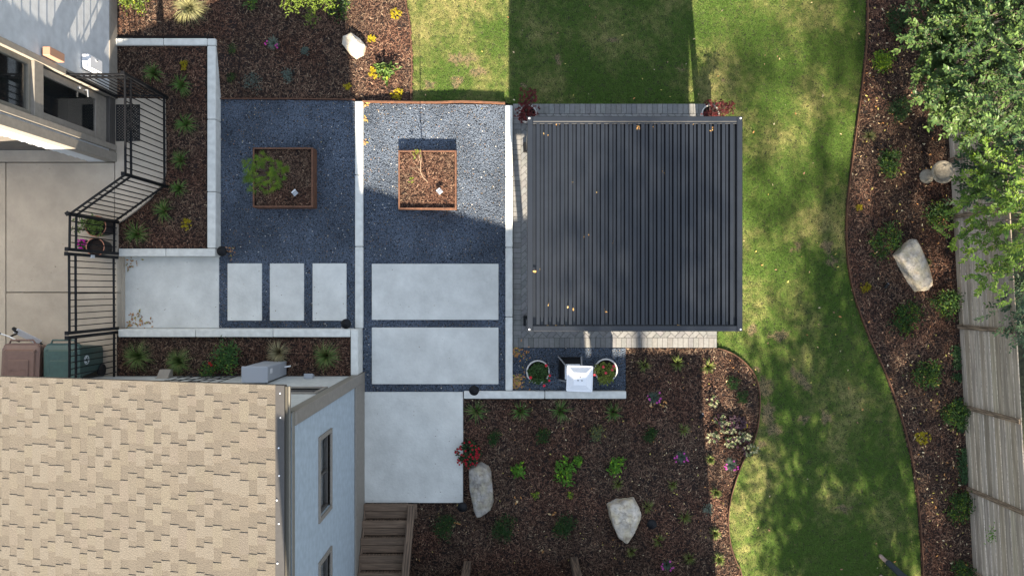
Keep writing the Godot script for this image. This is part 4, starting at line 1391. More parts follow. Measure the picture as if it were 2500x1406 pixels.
func wheelie_bin(x0: float, x1: float, z0: float, m: Material, label: String, raised: float, green: bool) -> void:
	var y := 0.36
	var o := thing("wheeled_bin", Vector3.ZERO, label, "rubbish bin")
	var w := x1 - x0
	var cx := (x0 + x1) / 2
	var d := 0.70
	var cz := z0 + d / 2 + 0.05
	var g := Geo.new()
	loft(g, [[rrect(w * 0.74, d * 0.70, 0.07, cx, cz), y + 0.03], [rrect(w * 0.92, d * 0.92, 0.09, cx, cz), y + 0.92], [rrect(w * 0.99, d, 0.09, cx, cz), y + 0.94], [rrect(w, d, 0.09, cx, cz), y + 1.0]])
	obj(g, "body", m, o)
	var l := Geo.new()
	var tilt := Basis(Vector3.RIGHT, -raised)
	var lid := Geo.new()
	loft(lid, [[rrect(w * 1.02, d * 0.96, 0.10, 0, 0), 0.0], [rrect(w * 1.02, d * 0.96, 0.10, 0, 0), 0.035], [rrect(w * 0.86, d * 0.80, 0.08, 0, 0.02), 0.06], [rrect(w * 0.80, d * 0.74, 0.07, 0, 0.03), 0.095]])
	lid.bbox(Vector3(0, 0.102, 0.10), Vector3(w * 0.56, 0.028, d * 0.46), 0.012)
	for s in [-1, 1]:
		lid.bbox(Vector3(s * w * 0.37, 0.075, -d * 0.28), Vector3(0.05, 0.05, 0.13), 0.015, Basis(Vector3.UP, s * -0.5))
		lid.bbox(Vector3(s * w * 0.37, 0.06, d * 0.36), Vector3(0.02, 0.04, 0.16), 0.008, Basis(Vector3.UP, s * 0.75))
	var lo := obj(lid, "lid", m, o)
	lo.transform = Transform3D(tilt, Vector3(cx, y + 1.005, cz + 0.02))
	if not green:                                              # embossed rings and bar on the lid
		var em := Geo.new()
		for s in [-1, 1]:
			em.lathe(Vector3(s * 0.13, 0.117, 0.13), [Vector2(0.024, 0.0), Vector2(0.024, 0.004), Vector2(0.012, 0.004), Vector2(0.012, 0.0)], 16)
		em.col = Color(1.3, 1.3, 1.3)
		em.bbox(Vector3(0, 0.1185, 0.13), Vector3(0.13, 0.005, 0.02), 0.001)
		obj(em, "embossed_mark", m, lo)
	var hb := Geo.new()
	hb.tube([Vector3(cx - w * 0.36, y + 0.98, z0 + 0.07), Vector3(cx - w * 0.30, y + 0.99, z0 - 0.01), Vector3(cx + w * 0.30, y + 0.99, z0 - 0.01), Vector3(cx + w * 0.36, y + 0.98, z0 + 0.07)], [0.02, 0.018, 0.018, 0.02], 8)
	obj(hb, "handle", m, o)
	for s in [-1, 1]:
		var wh := Geo.new()
		var wc := Vector3(cx + s * w * 0.40, y + 0.12, cz + d * 0.34)
		wh.tube([wc - Vector3(0.03, 0, 0), wc + Vector3(0.03, 0, 0)], [0.12, 0.12], 20)
		obj(wh, "wheel", M.rubber, o)
	if green:                                                  # a round white recycling badge on the side
		var bd := Geo.new()
		var c0 := Vector3(cx + w * 0.462, y + 0.76, cz - 0.02)
		var tl := Basis(Vector3(0, 0, 1), 0.07)
		for i in 24:
			var a0 := TAU * i / 24
			var a1 := TAU * (i + 1) / 24
			bd.col = Color(0.65, 0.7, 0.75)
			bd.quad(c0 + tl * Vector3(0.006, sin(a0) * 0.085, cos(a0) * 0.085), c0 + tl * Vector3(0.006, sin(a0) * 0.07, cos(a0) * 0.07), c0 + tl * Vector3(0.006, sin(a1) * 0.07, cos(a1) * 0.07), c0 + tl * Vector3(0.006, sin(a1) * 0.085, cos(a1) * 0.085))
		for i in 3:
			var an := TAU * i / 3 + 0.3
			var r0 := Vector3(0.006, sin(an) * 0.045, cos(an) * 0.045)
			var tdir := Vector3(0, cos(an), -sin(an))
			var rdir := Vector3(0, sin(an), cos(an))
			bd.quad(c0 + tl * (r0 - tdir * 0.03 - rdir * 0.011), c0 + tl * (r0 + tdir * 0.015 - rdir * 0.011), c0 + tl * (r0 + tdir * 0.015 + rdir * 0.011), c0 + tl * (r0 - tdir * 0.03 + rdir * 0.011))
			bd.tri(c0 + tl * (r0 + tdir * 0.015 - rdir * 0.024), c0 + tl * (r0 + tdir * 0.05), c0 + tl * (r0 + tdir * 0.015 + rdir * 0.024))
		obj(bd, "recycling_badge", M.paint, o)

func street_things() -> void:
	path_light(538, 613, 0.06, 0.42, "black mushroom path light at the corner of the fenced bed wall")
	path_light(843, 791, 0.06, 0.40, "black mushroom path light beside the third stepping slab")
	path_light(1157, 954, -0.02, 0.40, "black mushroom path light on the end of the short concrete wall")
	path_light(1128, 1240, -0.09, 0.40, "black mushroom path light at the foot of the timber stairs slab")
	path_light(1593, 1282, -0.09, 0.40, "black mushroom path light beside the pale pointed boulder")
	for k in [[1713, 1015, "small black ground spotlight with a bright lens in the shaded bed"], [2166, 697, "small black ground spotlight under the large grey-white boulder"]]:
		var p := P(k[0], k[1], 0.0)
		var o := thing("ground_spotlight", Vector3(p.x, BED_H - 0.02, p.z), k[2], "garden light")
		var g := Geo.new()
		g.tube([Vector3(0, -0.1, 0), Vector3(0, 0.07, 0)], [0.008, 0.01], 6)
		obj(g, "stake", M.black_metal, o)
		var hg := Geo.new()
		hg.tube([Vector3(-0.03, 0.08, 0.05), Vector3(0.02, 0.11, -0.03), Vector3(0.025, 0.113, -0.04)], [0.032, 0.038, 0.04], 12)
		obj(hg, "lamp_head", M.black_metal, o)
		var lg := Geo.new()
		lg.tube([Vector3(0.024, 0.114, -0.039), Vector3(0.028, 0.116, -0.045)], [0.024, 0.02], 10)
		obj(lg, "lens", M.white_enamel if k[0] < 2000 else M.cabinet_grey, o)
	# bins and scooter
	wheelie_bin(-8.77, -8.10, 0.99, M.bin_green, "green wheeled bin with a white recycling badge behind the fence panel", 0.0, true)
	wheelie_bin(-9.56, -8.86, 0.99, M.bin_brown, "brown wheeled bin with its lid slightly ajar", 0.07, false)
	var sc := thing("kick_scooter", Vector3.ZERO, "kick scooter with white deck and black handlebar leaning on the brown bin", "scooter")
	var a := P(46, 812, 0.72)
	var b := P(86, 832, 0.45)
	var g := Geo.new()
	var dd := (b - a)
	var s := dd.cross(Vector3.UP).normalized()
	g.bbox((a + b) / 2, Vector3(dd.length() + 0.18, 0.02, 0.13), 0.008, Basis(dd.normalized(), s.cross(dd.normalized()).normalized(), s))
	obj(g, "deck", M.white_enamel, sc)
	var hb := P(22, 822, 1.1)
	var t := Geo.new()
	t.tube([a - dd.normalized() * 0.05, a.lerp(hb, 0.3), hb], [0.022, 0.02, 0.018], 8)
	obj(t, "stem", M.black_metal, sc)
	var bar := Geo.new()
	bar.tube([hb + Vector3(-0.16, 0.02, -0.06), hb, hb + Vector3(0.13, 0.02, 0.06)], [0.013, 0.014, 0.013], 8)
	obj(bar, "handlebar", M.steel, sc)
	for k in [[-0.16, -0.06, -0.26, -0.09], [0.13, 0.06, 0.20, 0.09]]:
		var gr := Geo.new()
		gr.tube([hb + Vector3(k[0], 0.02, k[1]), hb + Vector3(k[2], 0.02, k[3])], [0.02, 0.02], 8)
		obj(gr, "grip", M.rubber, sc)
	for q in [a - dd.normalized() * 0.12, b + dd.normalized() * 0.12]:
		var wg := Geo.new()
		wg.tube([q + s * -0.015 - Vector3(0, 0.03, 0), q + s * 0.015 - Vector3(0, 0.03, 0)], [0.06, 0.06], 16)
		obj(wg, "wheel", M.rubber, sc)
	# pots behind the metal fence
	var pp := pot("plant_pot", 232, 552, 0.36, 0.46, 0.21, M.black_pot, "large black pot holding a leafy plant behind the metal fence", "plant pot", false)
	rim_line(pp, 0.46, 0.21)
	var p2 := pot("plant_pot", 231, 603, 0.36, 0.42, 0.185, M.black_pot, "black pot with a terracotta edge and dry soil beside the gate", "plant pot", false)
	rim_line(p2, 0.42, 0.185)
	var p3 := pot("plant_pot", 203, 598, 0.36, 0.26, 0.11, M.black_pot, "small black pot of magenta flowers behind the metal fence", "plant pot", false)
	var pl := thing("potted_shrub", pp.position + Vector3(0, 0.40, 0), "sprawling leafy plant in the large black pot behind the fence", "shrub")
	var lf := Geo.new()
	var stx := Geo.new()
	for i in 26:
		var an := rnd(0, TAU)
		var reach := rnd(0.1, 0.3)
		var e := Vector3(cos(an) * reach - (0.35 * rnd(0.0, 1.0) if i % 3 == 0 else 0.0), rnd(0.08, 0.3), sin(an) * reach * 0.8)
		stx.tube([Vector3(cos(an) * 0.03, 0, sin(an) * 0.03), e * 0.5 + Vector3(0, 0.08, 0), e], [0.005, 0.004, 0.002], 5, false)
		for k in 14:
			var at := e * rnd(0.4, 1.0) + Vector3(rnd(-0.03, 0.03), rnd(-0.01, 0.05), rnd(-0.03, 0.03))
			var a2 := rnd(0, TAU)
			var tn := rnd(0.7, 1.3)
			lf.col = Color(0.10 * tn, 0.15 * tn, 0.04 * tn)
			lf.leaf(at, Vector3(cos(a2), rnd(-0.1, 0.5), sin(a2)).normalized(), Vector3.UP, rnd(0.045, 0.075), 0.026)
	obj(stx, "stems", M.bark, pl)
	obj(lf, "foliage", M.leaf, pl)
	flower_clump("potted_flowers", p3.position + Vector3(0, 0.23, 0), 0.13, 0.16, Color(0.08, 0.13, 0.05), Color(0.55, 0.03, 0.38), 34, 0.02, "mound of magenta flowers in the small black pot", "flowers", "")
	# bird bath
	var bp := P(2266, 430, -0.02)
	var bo := thing("bird_bath", Vector3(bp.x, BED_H, bp.z), "weathered stone bird bath standing in the shrub bed", "bird bath")
	var fg := Geo.new()
	fg.lathe(Vector3.ZERO, [Vector2(0.145, -0.02), Vector2(0.145, 0.04), Vector2(0.12, 0.075), Vector2(0.10, 0.10), Vector2(0.075, 0.14)], 24)
	obj(fg, "foot", M.cast_stone, bo)
	var pd := Geo.new()
	pd.lathe(Vector3.ZERO, [Vector2(0.075, 0.14), Vector2(0.06, 0.22), Vector2(0.055, 0.34), Vector2(0.07, 0.46), Vector2(0.10, 0.53)], 20)
	obj(pd, "pedestal", M.cast_stone, bo)
	var bw := Geo.new()
	bw.lathe(Vector3.ZERO, [Vector2(0.10, 0.53), Vector2(0.18, 0.57), Vector2(0.22, 0.61), Vector2(0.228, 0.64), Vector2(0.22, 0.66), Vector2(0.19, 0.66), Vector2(0.175, 0.645), Vector2(0.14, 0.62), Vector2(0.08, 0.606), Vector2(0.0, 0.603)], 36)
	obj(bw, "bowl", M.cast_stone, bo)
	# maple pots under the pergola edge and the ribbed flower pots
	var m1 := pot("plant_pot", 1289, 277, -0.05, 0.42, 0.175, M.white_pot, "ribbed pale pot with a dark red maple by the white kerb wall", "plant pot", true)
	var m2 := pot("plant_pot", 1736, 276, -0.05, 0.42, 0.175, M.white_pot, "ribbed pale pot with a dark red maple at the lawn edge", "plant pot", true)
	red_maple(m1.position + Vector3(0, 0.38, 0), Vector3(0.0, 0, -0.24), "small dark red maple in the pot by the white kerb wall", 5)
	red_maple(m2.position + Vector3(0, 0.38, 0), Vector3(0.22, 0, -0.02), "small dark red maple in the pot at the lawn edge", 8)
	var f1 := pot("plant_pot", 1313.5, 908, -0.06, 0.42, 0.235, M.white_pot, "ribbed pale pot of red flowers standing in the shade by the heater", "plant pot", true)
	var f2 := pot("plant_pot", 1480, 904, -0.06, 0.42, 0.235, M.white_pot, "ribbed pale pot of pink flowers on the open side of the heater", "plant pot", true)
	rose_pot(f1.position + Vector3(0.02, 0.36, 0.03), Color(0.045, 0.085, 0.028), "dark green flowering plant with a few red blooms in ribbed pot", [[0.14, -0.17], [0.21, 0.03], [0.20, 0.13], [0.10, 0.23], [-0.17, 0.07]])
	rose_pot(f2.position + Vector3(-0.02, 0.36, 0.03), Color(0.15, 0.18, 0.04), "yellow-green flowering plant with a few pink blooms in ribbed pot", [[-0.05, -0.11], [0.13, -0.05], [0.0, 0.01], [-0.22, 0.05], [0.16, -0.12]])

func rim_line(o: Node3D, ht: float, r: float) -> void:
	var g := Geo.new()
	g.lathe(Vector3.ZERO, [Vector2(r * 0.985, ht + 0.0005), Vector2(r * 0.99, ht + 0.006), Vector2(r * 0.90, ht + 0.006), Vector2(r * 0.895, ht + 0.0005)], 36)
	obj(g, "terracotta_edge", M.terracotta, o)

func red_maple(at: Vector3, lean: Vector3, label: String, sd: int) -> void:
	rng.seed = sd
	var o := thing("red_maple", at, label, "shrub")
	var st := Geo.new()
	var lf := Geo.new()
	for i in 46:
		var an := rnd(0, TAU)
		var rr := sqrt(rnd(0.0, 1.0))
		var e := Vector3(cos(an) * rr * 0.20, rnd(0.04, 0.30), sin(an) * rr * 0.20)
		if i % 5 < 2:
			e = lean * rnd(0.7, 1.5) + Vector3(rnd(-0.11, 0.11), rnd(0.15, 0.45), rnd(-0.11, 0.11))
		st.tube([Vector3(cos(an) * 0.02, -0.02, sin(an) * 0.02), e * 0.5 + Vector3(0, 0.06, 0), e], [0.006, 0.004, 0.002], 5, false)
		for k in 5:
			var c := e + Vector3(rnd(-0.06, 0.06), rnd(-0.03, 0.03), rnd(-0.06, 0.06))
			var a2 := rnd(0, TAU)
			var t := rnd(0.6, 1.5)
			lf.col = Color(0.085 * t, 0.016 * t, 0.016 * t)
			for m in 5:
				lf.leaf(c, Vector3(cos(a2 + m * 0.45), rnd(-0.3, 0.1), sin(a2 + m * 0.45)).normalized(), Vector3.UP, rnd(0.04, 0.06), 0.011, 0.03)
	obj(st, "stems", M.bark, o)
	obj(lf, "foliage", M.red_leaf, o)

func bloom(g: Geo, at: Vector3, r: float, c: Color) -> void:
	for ring in 2:
		for k in 6:
			var a := TAU * k / 6 + ring * 0.5
			g.col = c * rnd(0.85, 1.2)
			g.leaf(at + Vector3(0, ring * r * 0.3, 0), Vector3(cos(a), 0.25 + ring * 0.5, sin(a)).normalized(), Vector3.UP, r * (1.0 - ring * 0.35), r * 0.8, 0.2)

func rose_pot(at: Vector3, c: Color, label: String, blooms: Array) -> void:
	var o := thing("flowering_plant", at, label, "plant")
	var st := Geo.new()
	var lf := Geo.new()
	for i in 60:
		var an := rnd(0, TAU)
		var rr := sqrt(rnd(0.0, 1.0)) * 0.20
		var e := Vector3(cos(an) * rr, rnd(0.03, 0.14), sin(an) * rr + 0.02)
		st.tube([Vector3(cos(an) * 0.02, -0.02, sin(an) * 0.02), e], [0.004, 0.002], 5, false)
		for k in 9:
			var a2 := rnd(0, TAU)
			lf.col = c * rnd(0.6, 1.35)
			lf.leaf(e + Vector3(rnd(-0.035, 0.035), rnd(-0.02, 0.03), rnd(-0.035, 0.035)), Vector3(cos(a2), rnd(-0.1, 0.4), sin(a2)).normalized(), Vector3.UP, rnd(0.035, 0.055), 0.03)
	obj(st, "stems", M.bark, o)
	obj(lf, "foliage", M.leaf, o)
	for b in blooms:
		var g := Geo.new()
		bloom(g, Vector3(b[0], 0.17, b[1]), rnd(0.03, 0.042), Color(0.68, 0.045, 0.07) if c.r < 0.1 else Color(0.72, 0.10, 0.13))
		obj(g, "flower", M.dull_leaf, o)

# ------------------------------------------------------------------ boulders
func boulder(outline: Array, base: float, ht: float, m: Material, label: String, sd: int) -> void:
	var pts := []
	var ctr := Vector2.ZERO
	for q in outline:
		pts.append(P2(q[0], q[1], base + ht * 0.5))
		ctr += pts[-1]
	ctr /= pts.size()
	var planes := []
	rng.seed = sd
	for i in pts.size():
		var a: Vector2 = pts[i] - ctr
		var b: Vector2 = pts[(i + 1) % pts.size()] - ctr
		var nn := Vector2((b - a).y, -(b - a).x).normalized()
		if nn.dot(a + b) < 0:
			nn = -nn
		var up := rnd(-0.05, 0.22)
		var n3 := Vector3(nn.x, up, nn.y).normalized()
		planes.append([n3, n3.dot(Vector3((a.x + b.x) / 2, ht * 0.1, (a.y + b.y) / 2)) * 1.03])
		var n4 := Vector3(nn.x, rnd(0.9, 1.8), nn.y).normalized()
		planes.append([n4, n4.dot(Vector3((a.x + b.x) / 2 * 0.86, ht * 0.34, (a.y + b.y) / 2 * 0.86))])
	for k in 3:
		var n5 := Vector3(rnd(-0.28, 0.28), 1.0, rnd(-0.28, 0.28)).normalized()
		planes.append([n5, ht * 0.5 * rnd(0.88, 1.0)])
	planes.append([Vector3.DOWN, ht * 0.5 + 0.08])
	var f := FastNoiseLite.new()
	f.seed = sd
	f.frequency = 3.5
	f.fractal_octaves = 5
	var st := SurfaceTool.new()
	st.begin(Mesh.PRIMITIVE_TRIANGLES)
	var U := 110
	var V := 60
	for j in V + 1:
		for i in U + 1:
			var th := PI * j / V
			var ph := TAU * (i % U) / U
			var d := Vector3(sin(th) * cos(ph), cos(th), sin(th) * sin(ph))
			var r := 9.0
			for pl in planes:
				var k: float = pl[0].dot(d)
				if k > 0.001:
					r = minf(r, pl[1] / k)
			var p := d * r
			p *= 1.0 + 0.05 * f.get_noise_3d(p.x * 1.6, p.y * 1.6, p.z * 1.6) + 0.035 * absf(f.get_noise_3d(p.x * 7, p.y * 7, p.z * 7))
			var tn := clampf(f.get_noise_3d(p.x * 1.3 + 9, p.y * 1.3, p.z * 1.3) * 1.6 + 0.5, 0, 1)
			var vein := smoothstep(0.0, 0.09, absf(f.get_noise_3d(p.x * 0.9 + 3, p.y * 1.6, p.z * 0.9)))
			st.set_color(Color(0.99, 0.98, 0.96).lerp(Color(1.08, 0.95, 0.78), tn) * lerpf(0.62, 1.0, vein))
			st.add_vertex(p)
	for j in V:
		for i in U:
			var a := j * (U + 1) + i
			var b := a + U + 1
			st.add_index(a); st.add_index(a + 1); st.add_index(b)
			st.add_index(b); st.add_index(a + 1); st.add_index(b + 1)
	st.generate_normals()
	var o := obj(st.commit(), "boulder", m)
	o.position = Vector3(ctr.x, base + ht * 0.5, ctr.y)
	tag(o, label, "boulder")

func boulders() -> void:
	boulder([[838, 90], [858, 82], [878, 96], [891, 112], [886, 130], [868, 140], [852, 128], [836, 108]], -0.05, 0.26, M.boulder, "sunlit pale boulder in the mulch bed near the lawn", 4)
	boulder([[1146, 1150], [1168, 1136], [1190, 1146], [1200, 1175], [1203, 1212], [1195, 1245], [1165, 1262], [1157, 1240], [1148, 1195]], -0.09, 0.34, M.grey_boulder, "long dark grey boulder beside the concrete slab and red flowers", 7)
	boulder([[1490, 1238], [1520, 1222], [1545, 1220], [1563, 1250], [1565, 1278], [1545, 1305], [1535, 1328], [1512, 1312], [1498, 1280]], -0.09, 0.32, M.boulder, "pale tan pointed boulder in the shaded bed", 12)
	boulder([[2193, 622], [2218, 595], [2236, 586], [2252, 600], [2264, 650], [2280, 688], [2262, 706], [2246, 708], [2222, 675]], -0.07, 0.36, M.boulder, "large grey-white boulder in the shrub bed by the plank fence", 17)

# ------------------------------------------------------------------ planting
func strap_clump(px: float, py: float, h: float, r: float, ht: float, c: Color, n: int, label: String, group: String, called := "grass_clump", cat := "grass clump") -> void:
	var p := P(px, py, h)
	var o := thing(called, p, label, cat, group)
	var g := Geo.new()
	for i in n:
		var a := rnd(0, TAU)
		var t := rnd(0.6, 1.3)
		var dry := 0.5 if rng.randf() < 0.12 else 0.0
		g.col = c.lerp(Color(0.26, 0.22, 0.10), dry) * t
		g.col.a = 1.0
		var s := sqrt(rnd(0.0, 1.0))
		g.blade(Vector3(cos(a) * 0.02, 0, sin(a) * 0.02), Vector3(cos(a), 0, sin(a)), r * (0.25 + 0.8 * s) * rnd(0.85, 1.15), 0.016 if n < 60 else 0.010, ht * (1.25 - 0.6 * s) * rnd(0.8, 1.1), lerpf(0.5, 0.85, s))
	obj(g, "blades", M.leaf, o)

func shrub(px: float, py: float, h: float, r: float, ht: float, c: Color, ls: float, n: int, label: String, group: String, called := "shrub", cat := "shrub", m := "glossy_leaf", young := 0.12) -> Node3D:
	var p := P(px, py, h)
	var o := thing(called, p, label, cat, group)
	var st := Geo.new()
	var lf := Geo.new()
	var lobes := rng.randi_range(7, 11)
	var L := []
	for i in lobes:
		var a := TAU * i / lobes + rnd(-0.35, 0.35)
		var d := r * rnd(0.38, 0.82)
		if i < 2:
			d *= 0.3
		var tip := Vector3(cos(a) * d, ht * rnd(0.45, 0.92) * (1.15 - 0.5 * d / r), sin(a) * d)
		L.append(tip)
		st.tube([Vector3.ZERO, tip * 0.5 + Vector3(0, ht * 0.08, 0), tip], [0.008, 0.006, 0.003], 5, false)
	for i in n:
		var tip: Vector3 = L[rng.randi() % lobes]
		var u := Vector3(rng.randfn(), rng.randfn() * 0.75, rng.randfn()) * r * 0.21
		var at := tip * rnd(0.8, 1.05) + u
		at.y = maxf(at.y, 0.015)
		var a := rnd(0, TAU)
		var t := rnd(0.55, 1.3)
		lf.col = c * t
		if rng.randf() < young:
			lf.col = Color(c.r * 2.6 + 0.02, c.g * 2.0 + 0.02, c.b * 1.1) * rnd(0.8, 1.1)
		lf.col.a = 1.0
		var od := Vector3(at.x, 0, at.z) / r
		lf.leaf(at, (Vector3(cos(a), rnd(-0.15, 0.55), sin(a)) * 0.9 + od * 0.7).normalized(), Vector3.UP, ls * rnd(0.7, 1.25), ls * 0.48)
	obj(st, "stems", M.bark, o)
	obj(lf, "foliage", M[m], o)
	return o

func flower_clump(called: String, at: Vector3, r: float, ht: float, c: Color, fc: Color, nf: int, fr: float, label: String, cat: String, group: String) -> void:
	var o := thing(called, at, label, cat, group)
	var lf := Geo.new()
	for i in 150:
		var a := rnd(0, TAU)
		lf.col = c * rnd(0.6, 1.4)
		lf.col.a = 1.0
		lf.blade(Vector3(cos(a) * r * 0.2 * rng.randf(), 0, sin(a) * r * 0.2 * rng.randf()), Vector3(cos(a), 0, sin(a)), r * rnd(0.3, 1.0), 0.008, ht * rnd(0.4, 0.9), 0.6)
	obj(lf, "foliage", M.dull_leaf, o)
	for i in nf:
		var g := Geo.new()
		var a := rnd(0, TAU)
		var d := r * sqrt(rnd(0.05, 1.0)) * 0.95
		if nf < 20:
			a = [0.4, 0.7, 1.0, 2.6, 3.0, 3.4, 5.4, 0.2, 2.9, 0.9][i % 10] + rnd(-0.2, 0.2)
			d = r * rnd(0.55, 0.95)
		bloom(g, Vector3(cos(a) * d, ht * rnd(0.75, 1.0), sin(a) * d), fr * rnd(0.8, 1.2), fc)
		obj(g, "flower", M.dull_leaf, o)

func sedum(px: float, py: float, h: float, r: float, label: String, group: String, dull := 1.0) -> void:
	var o := thing("sedum", P(px, py, h), label, "ground cover", group)
	var g := Geo.new()
	var tufts := int(26 * r / 0.12)
	for t in tufts:
		var ta := rnd(0, TAU)
		var td := sqrt(rng.randf()) * r * rnd(0.7, 1.05)
		var c := Vector3(cos(ta) * td, 0, sin(ta) * td)
		var tr := rnd(0.012, 0.03)
		var tone := rnd(0.7, 1.25) * dull
		for i in 24:
			var a := rnd(0, TAU)
			var d := sqrt(rng.randf()) * tr
			g.col = Color(rnd(0.34, 0.48), rnd(0.29, 0.38), 0.022) * tone
			g.col.a = 1.0
			g.leaf(c + Vector3(cos(a) * d, rnd(0.012, 0.045), sin(a) * d), Vector3(cos(a * 7), rnd(0.1, 1.0), sin(a * 7)).normalized(), Vector3.UP, rnd(0.012, 0.022), 0.009)
	obj(g, "foliage", M.dull_leaf, o)

func planting() -> void:
	rng.seed = 99
	var lily := Color(0.07, 0.13, 0.03)
	var lg := "lily turf in the fenced bed"
	for k in [[378, 181, 30], [446, 210, 31], [456, 306, 31], [445, 393, 29], [440, 463, 27], [404, 516, 31], [337, 571, 37]]:
		strap_clump(k[0], k[1], 0.29, k[2] / 119.0, 0.20, lily, 55, "dark green lily turf clump in the fenced mulch bed", lg, "lily_turf", "grass clump")
	for k in [[1163, 1003, 33], [1270, 1002, 29], [1367, 1001, 33], [1496, 1005, 30]]:
		strap_clump(k[0], k[1], BED_H - 0.02, k[2] / 119.0, 0.20, lily, 48, "lily turf clump in the row below the short concrete wall", "lily turf below the short wall", "lily_turf", "grass clump")
	for k in [[343, 870, 42], [443, 881, 36], [799, 868, 38]]:
		strap_clump(k[0], k[1], 0.42, k[2] / 121.0, 0.30, Color(0.10, 0.15, 0.045), 170, "full green tufted grass in the narrow bed by the house", "green grasses in the narrow bed", "tufted_grass", "grass clump")
	strap_clump(683, 860, 0.42, 0.27, 0.26, Color(0.26, 0.23, 0.13), 150, "dry straw-coloured tufted grass above the utility cabinet", "", "tufted_grass", "grass clump")
	strap_clump(470, 26, 0.25, 0.40, 0.36, Color(0.21, 0.205, 0.10), 260, "pale feathery ornamental grass at the shadow edge", "", "feather_grass", "grass clump")
	for k in [[1653, 886, 22], [1728, 894, 22], [1572, 890, 18]]:
		strap_clump(k[0], k[1], BED_H - 0.02, k[2] / 119.0, 0.16, Color(0.10, 0.13, 0.03), 40, "small sparse grass tuft just below the paver patio", "sparse grass tufts below the patio", "grass_tuft", "grass clump")
	for k in [[1667, 1048, 18], [1640, 1182, 16], [1580, 1236, 18], [1670, 1262, 20], [1607, 1318, 19], [1682, 1362, 18], [1508, 1180, 17], [1540, 1345, 16]]:
		strap_clump(k[0], k[1], BED_H - 0.02, k[2] / 119.0, 0.13, Color(0.10, 0.12, 0.03), 34, "thin olive grass tuft in the deep shade of the lower bed", "olive grass tufts in the shaded bed", "grass_tuft", "grass clump")
	for k in [[1747, 1200, 15], [1745, 1300, 16], [1754, 1363, 18], [1733, 1120, 13]]:
		strap_clump(k[0], k[1], BED_H - 0.02, k[2] / 119.0, 0.13, Color(0.10, 0.13, 0.03), 50, "small yellow-green grass tuft in the strip beside the curved edging", "yellow-green tufts by the curved edging", "grass_tuft", "grass clump")
	# yellow sedum
	sedum(449, 160, 0.29, 0.10, "yellow sedum patch at the top of the fenced bed", "", 0.8)
	sedum(455, 547, 0.29, 0.12, "yellow sedum patch near the lower corner of the fenced bed", "", 0.8)
	for k in [[908, 95, 11, "yellow sedum patch right beside the sunlit boulder"], [965, 34, 15, "yellow sedum patch by the rusty lawn edging above the boulder"], [911, 179, 14, "yellow sedum patch touching the broad-leaved sunlit plant"], [970, 231, 17, "yellow sedum patch where lawn edging and gravel court meet"], [849, 211, 9, "small dull sedum patch at the shadow edge near the gravel"]]:
		sedum(k[0], k[1], mulch_top_h(k[0], k[1]), k[2] / 119.0, k[3], "sedum in the boulder bed")
	sedum(2252, 1070, BED_H, 0.18, "largest yellow sedum patch in the shrub bed", "", 1.0)
	sedum(2114, 700, BED_H, 0.125, "round yellow-green sedum patch near the large boulder", "", 0.6)
	sedum(2097, 507, BED_H, 0.07, "tiny yellow sedum patch close to the steel edging", "", 0.7)
	sedum(1820, 1040, BED_H, 0.05, "tiny yellow sedum patch among the pale leaved plants", "", 0.6)
	# boulder bed planting
	shrub(340, 6, 0.27, 0.32, 0.34, Color(0.085, 0.125, 0.022), 0.05, 520, "yellow-green sunlit shrub above the fenced bed", "")
	shrub(620, 11, 0.2, 0.16, 0.22, Color(0.06, 0.12, 0.03), 0.05, 120, "small green shrub in the shade near the feathery grass", "")
	shrub(945, 179, -0.03, 0.21, 0.20, Color(0.07, 0.115, 0.028), 0.12, 70, "broad-leaved sunlit plant casting a shadow by the boulder", "", "hosta", "plant")
	for k in [[570, 122, 13], [569, 191, 13]]:
		shrub(k[0], k[1], mulch_top_h(k[0], k[1]), k[2] / 119.0, 0.12, Color(0.028, 0.06, 0.02), 0.03, 130, "tiny dark green plant beside the fenced bed wall", "tiny dark plants by the wall", "small_plant", "plant")
	for k in [[620, 201, 24], [705, 186, 16], [747, 128, 10]]:
		shrub(k[0], k[1], mulch_top_h(k[0], k[1]), k[2] / 119.0, 0.18, Color(0.10, 0.13, 0.11), 0.035, 190, "silvery grey lavender plant in the shaded upper bed", "lavender in the upper bed", "lavender", "plant", "dull_leaf", 0.0)
	flower_clump("dianthus", P(668, 107, 0.2), 0.16, 0.13, Color(0.11, 0.14, 0.11), Color(0.55, 0.06, 0.36), 6, 0.022, "grey-leaved clump with pink flowers in the upper bed", "flowers", "")
	overhead_shrub()
	# narrow bed rose bush
	var rs := shrub(566, 868, 0.42, 0.36, 0.5, Color(0.05, 0.11, 0.035), 0.055, 620, "straggling green rose bush by the house wall", "", "rose_bush", "shrub")
	for k in [[-0.32, 0.34, 0.12], [-0.30, 0.30, 0.16]]:
		var g := Geo.new()
		bloom(g, Vector3(k[0], k[1], k[2]), 0.035, Color(0.4, 0.03, 0.03))
		obj(g, "flower", M.dull_leaf, rs)
	shrub(522, 900, 0.42, 0.2, 0.4, Color(0.045, 0.10, 0.03), 0.05, 180, "low trailing green shoot of the bush against the house trellis", "", "climbing_shoot", "shrub")
	# lower bed
	flower_begonia()
	for k in [[1268, 1145, 17], [1380, 1149, 29], [1503, 1135, 22], [1412, 1120, 10]]:
		shrub(k[0], k[1], BED_H - 0.02, k[2] / 119.0, 0.22, Color(0.085, 0.19, 0.028), 0.075, int(k[2] * 7), "bright green broad-leaved plant in the lower mulch bed", "bright green plants in the lower bed", "leafy_plant", "plant", "leaf")
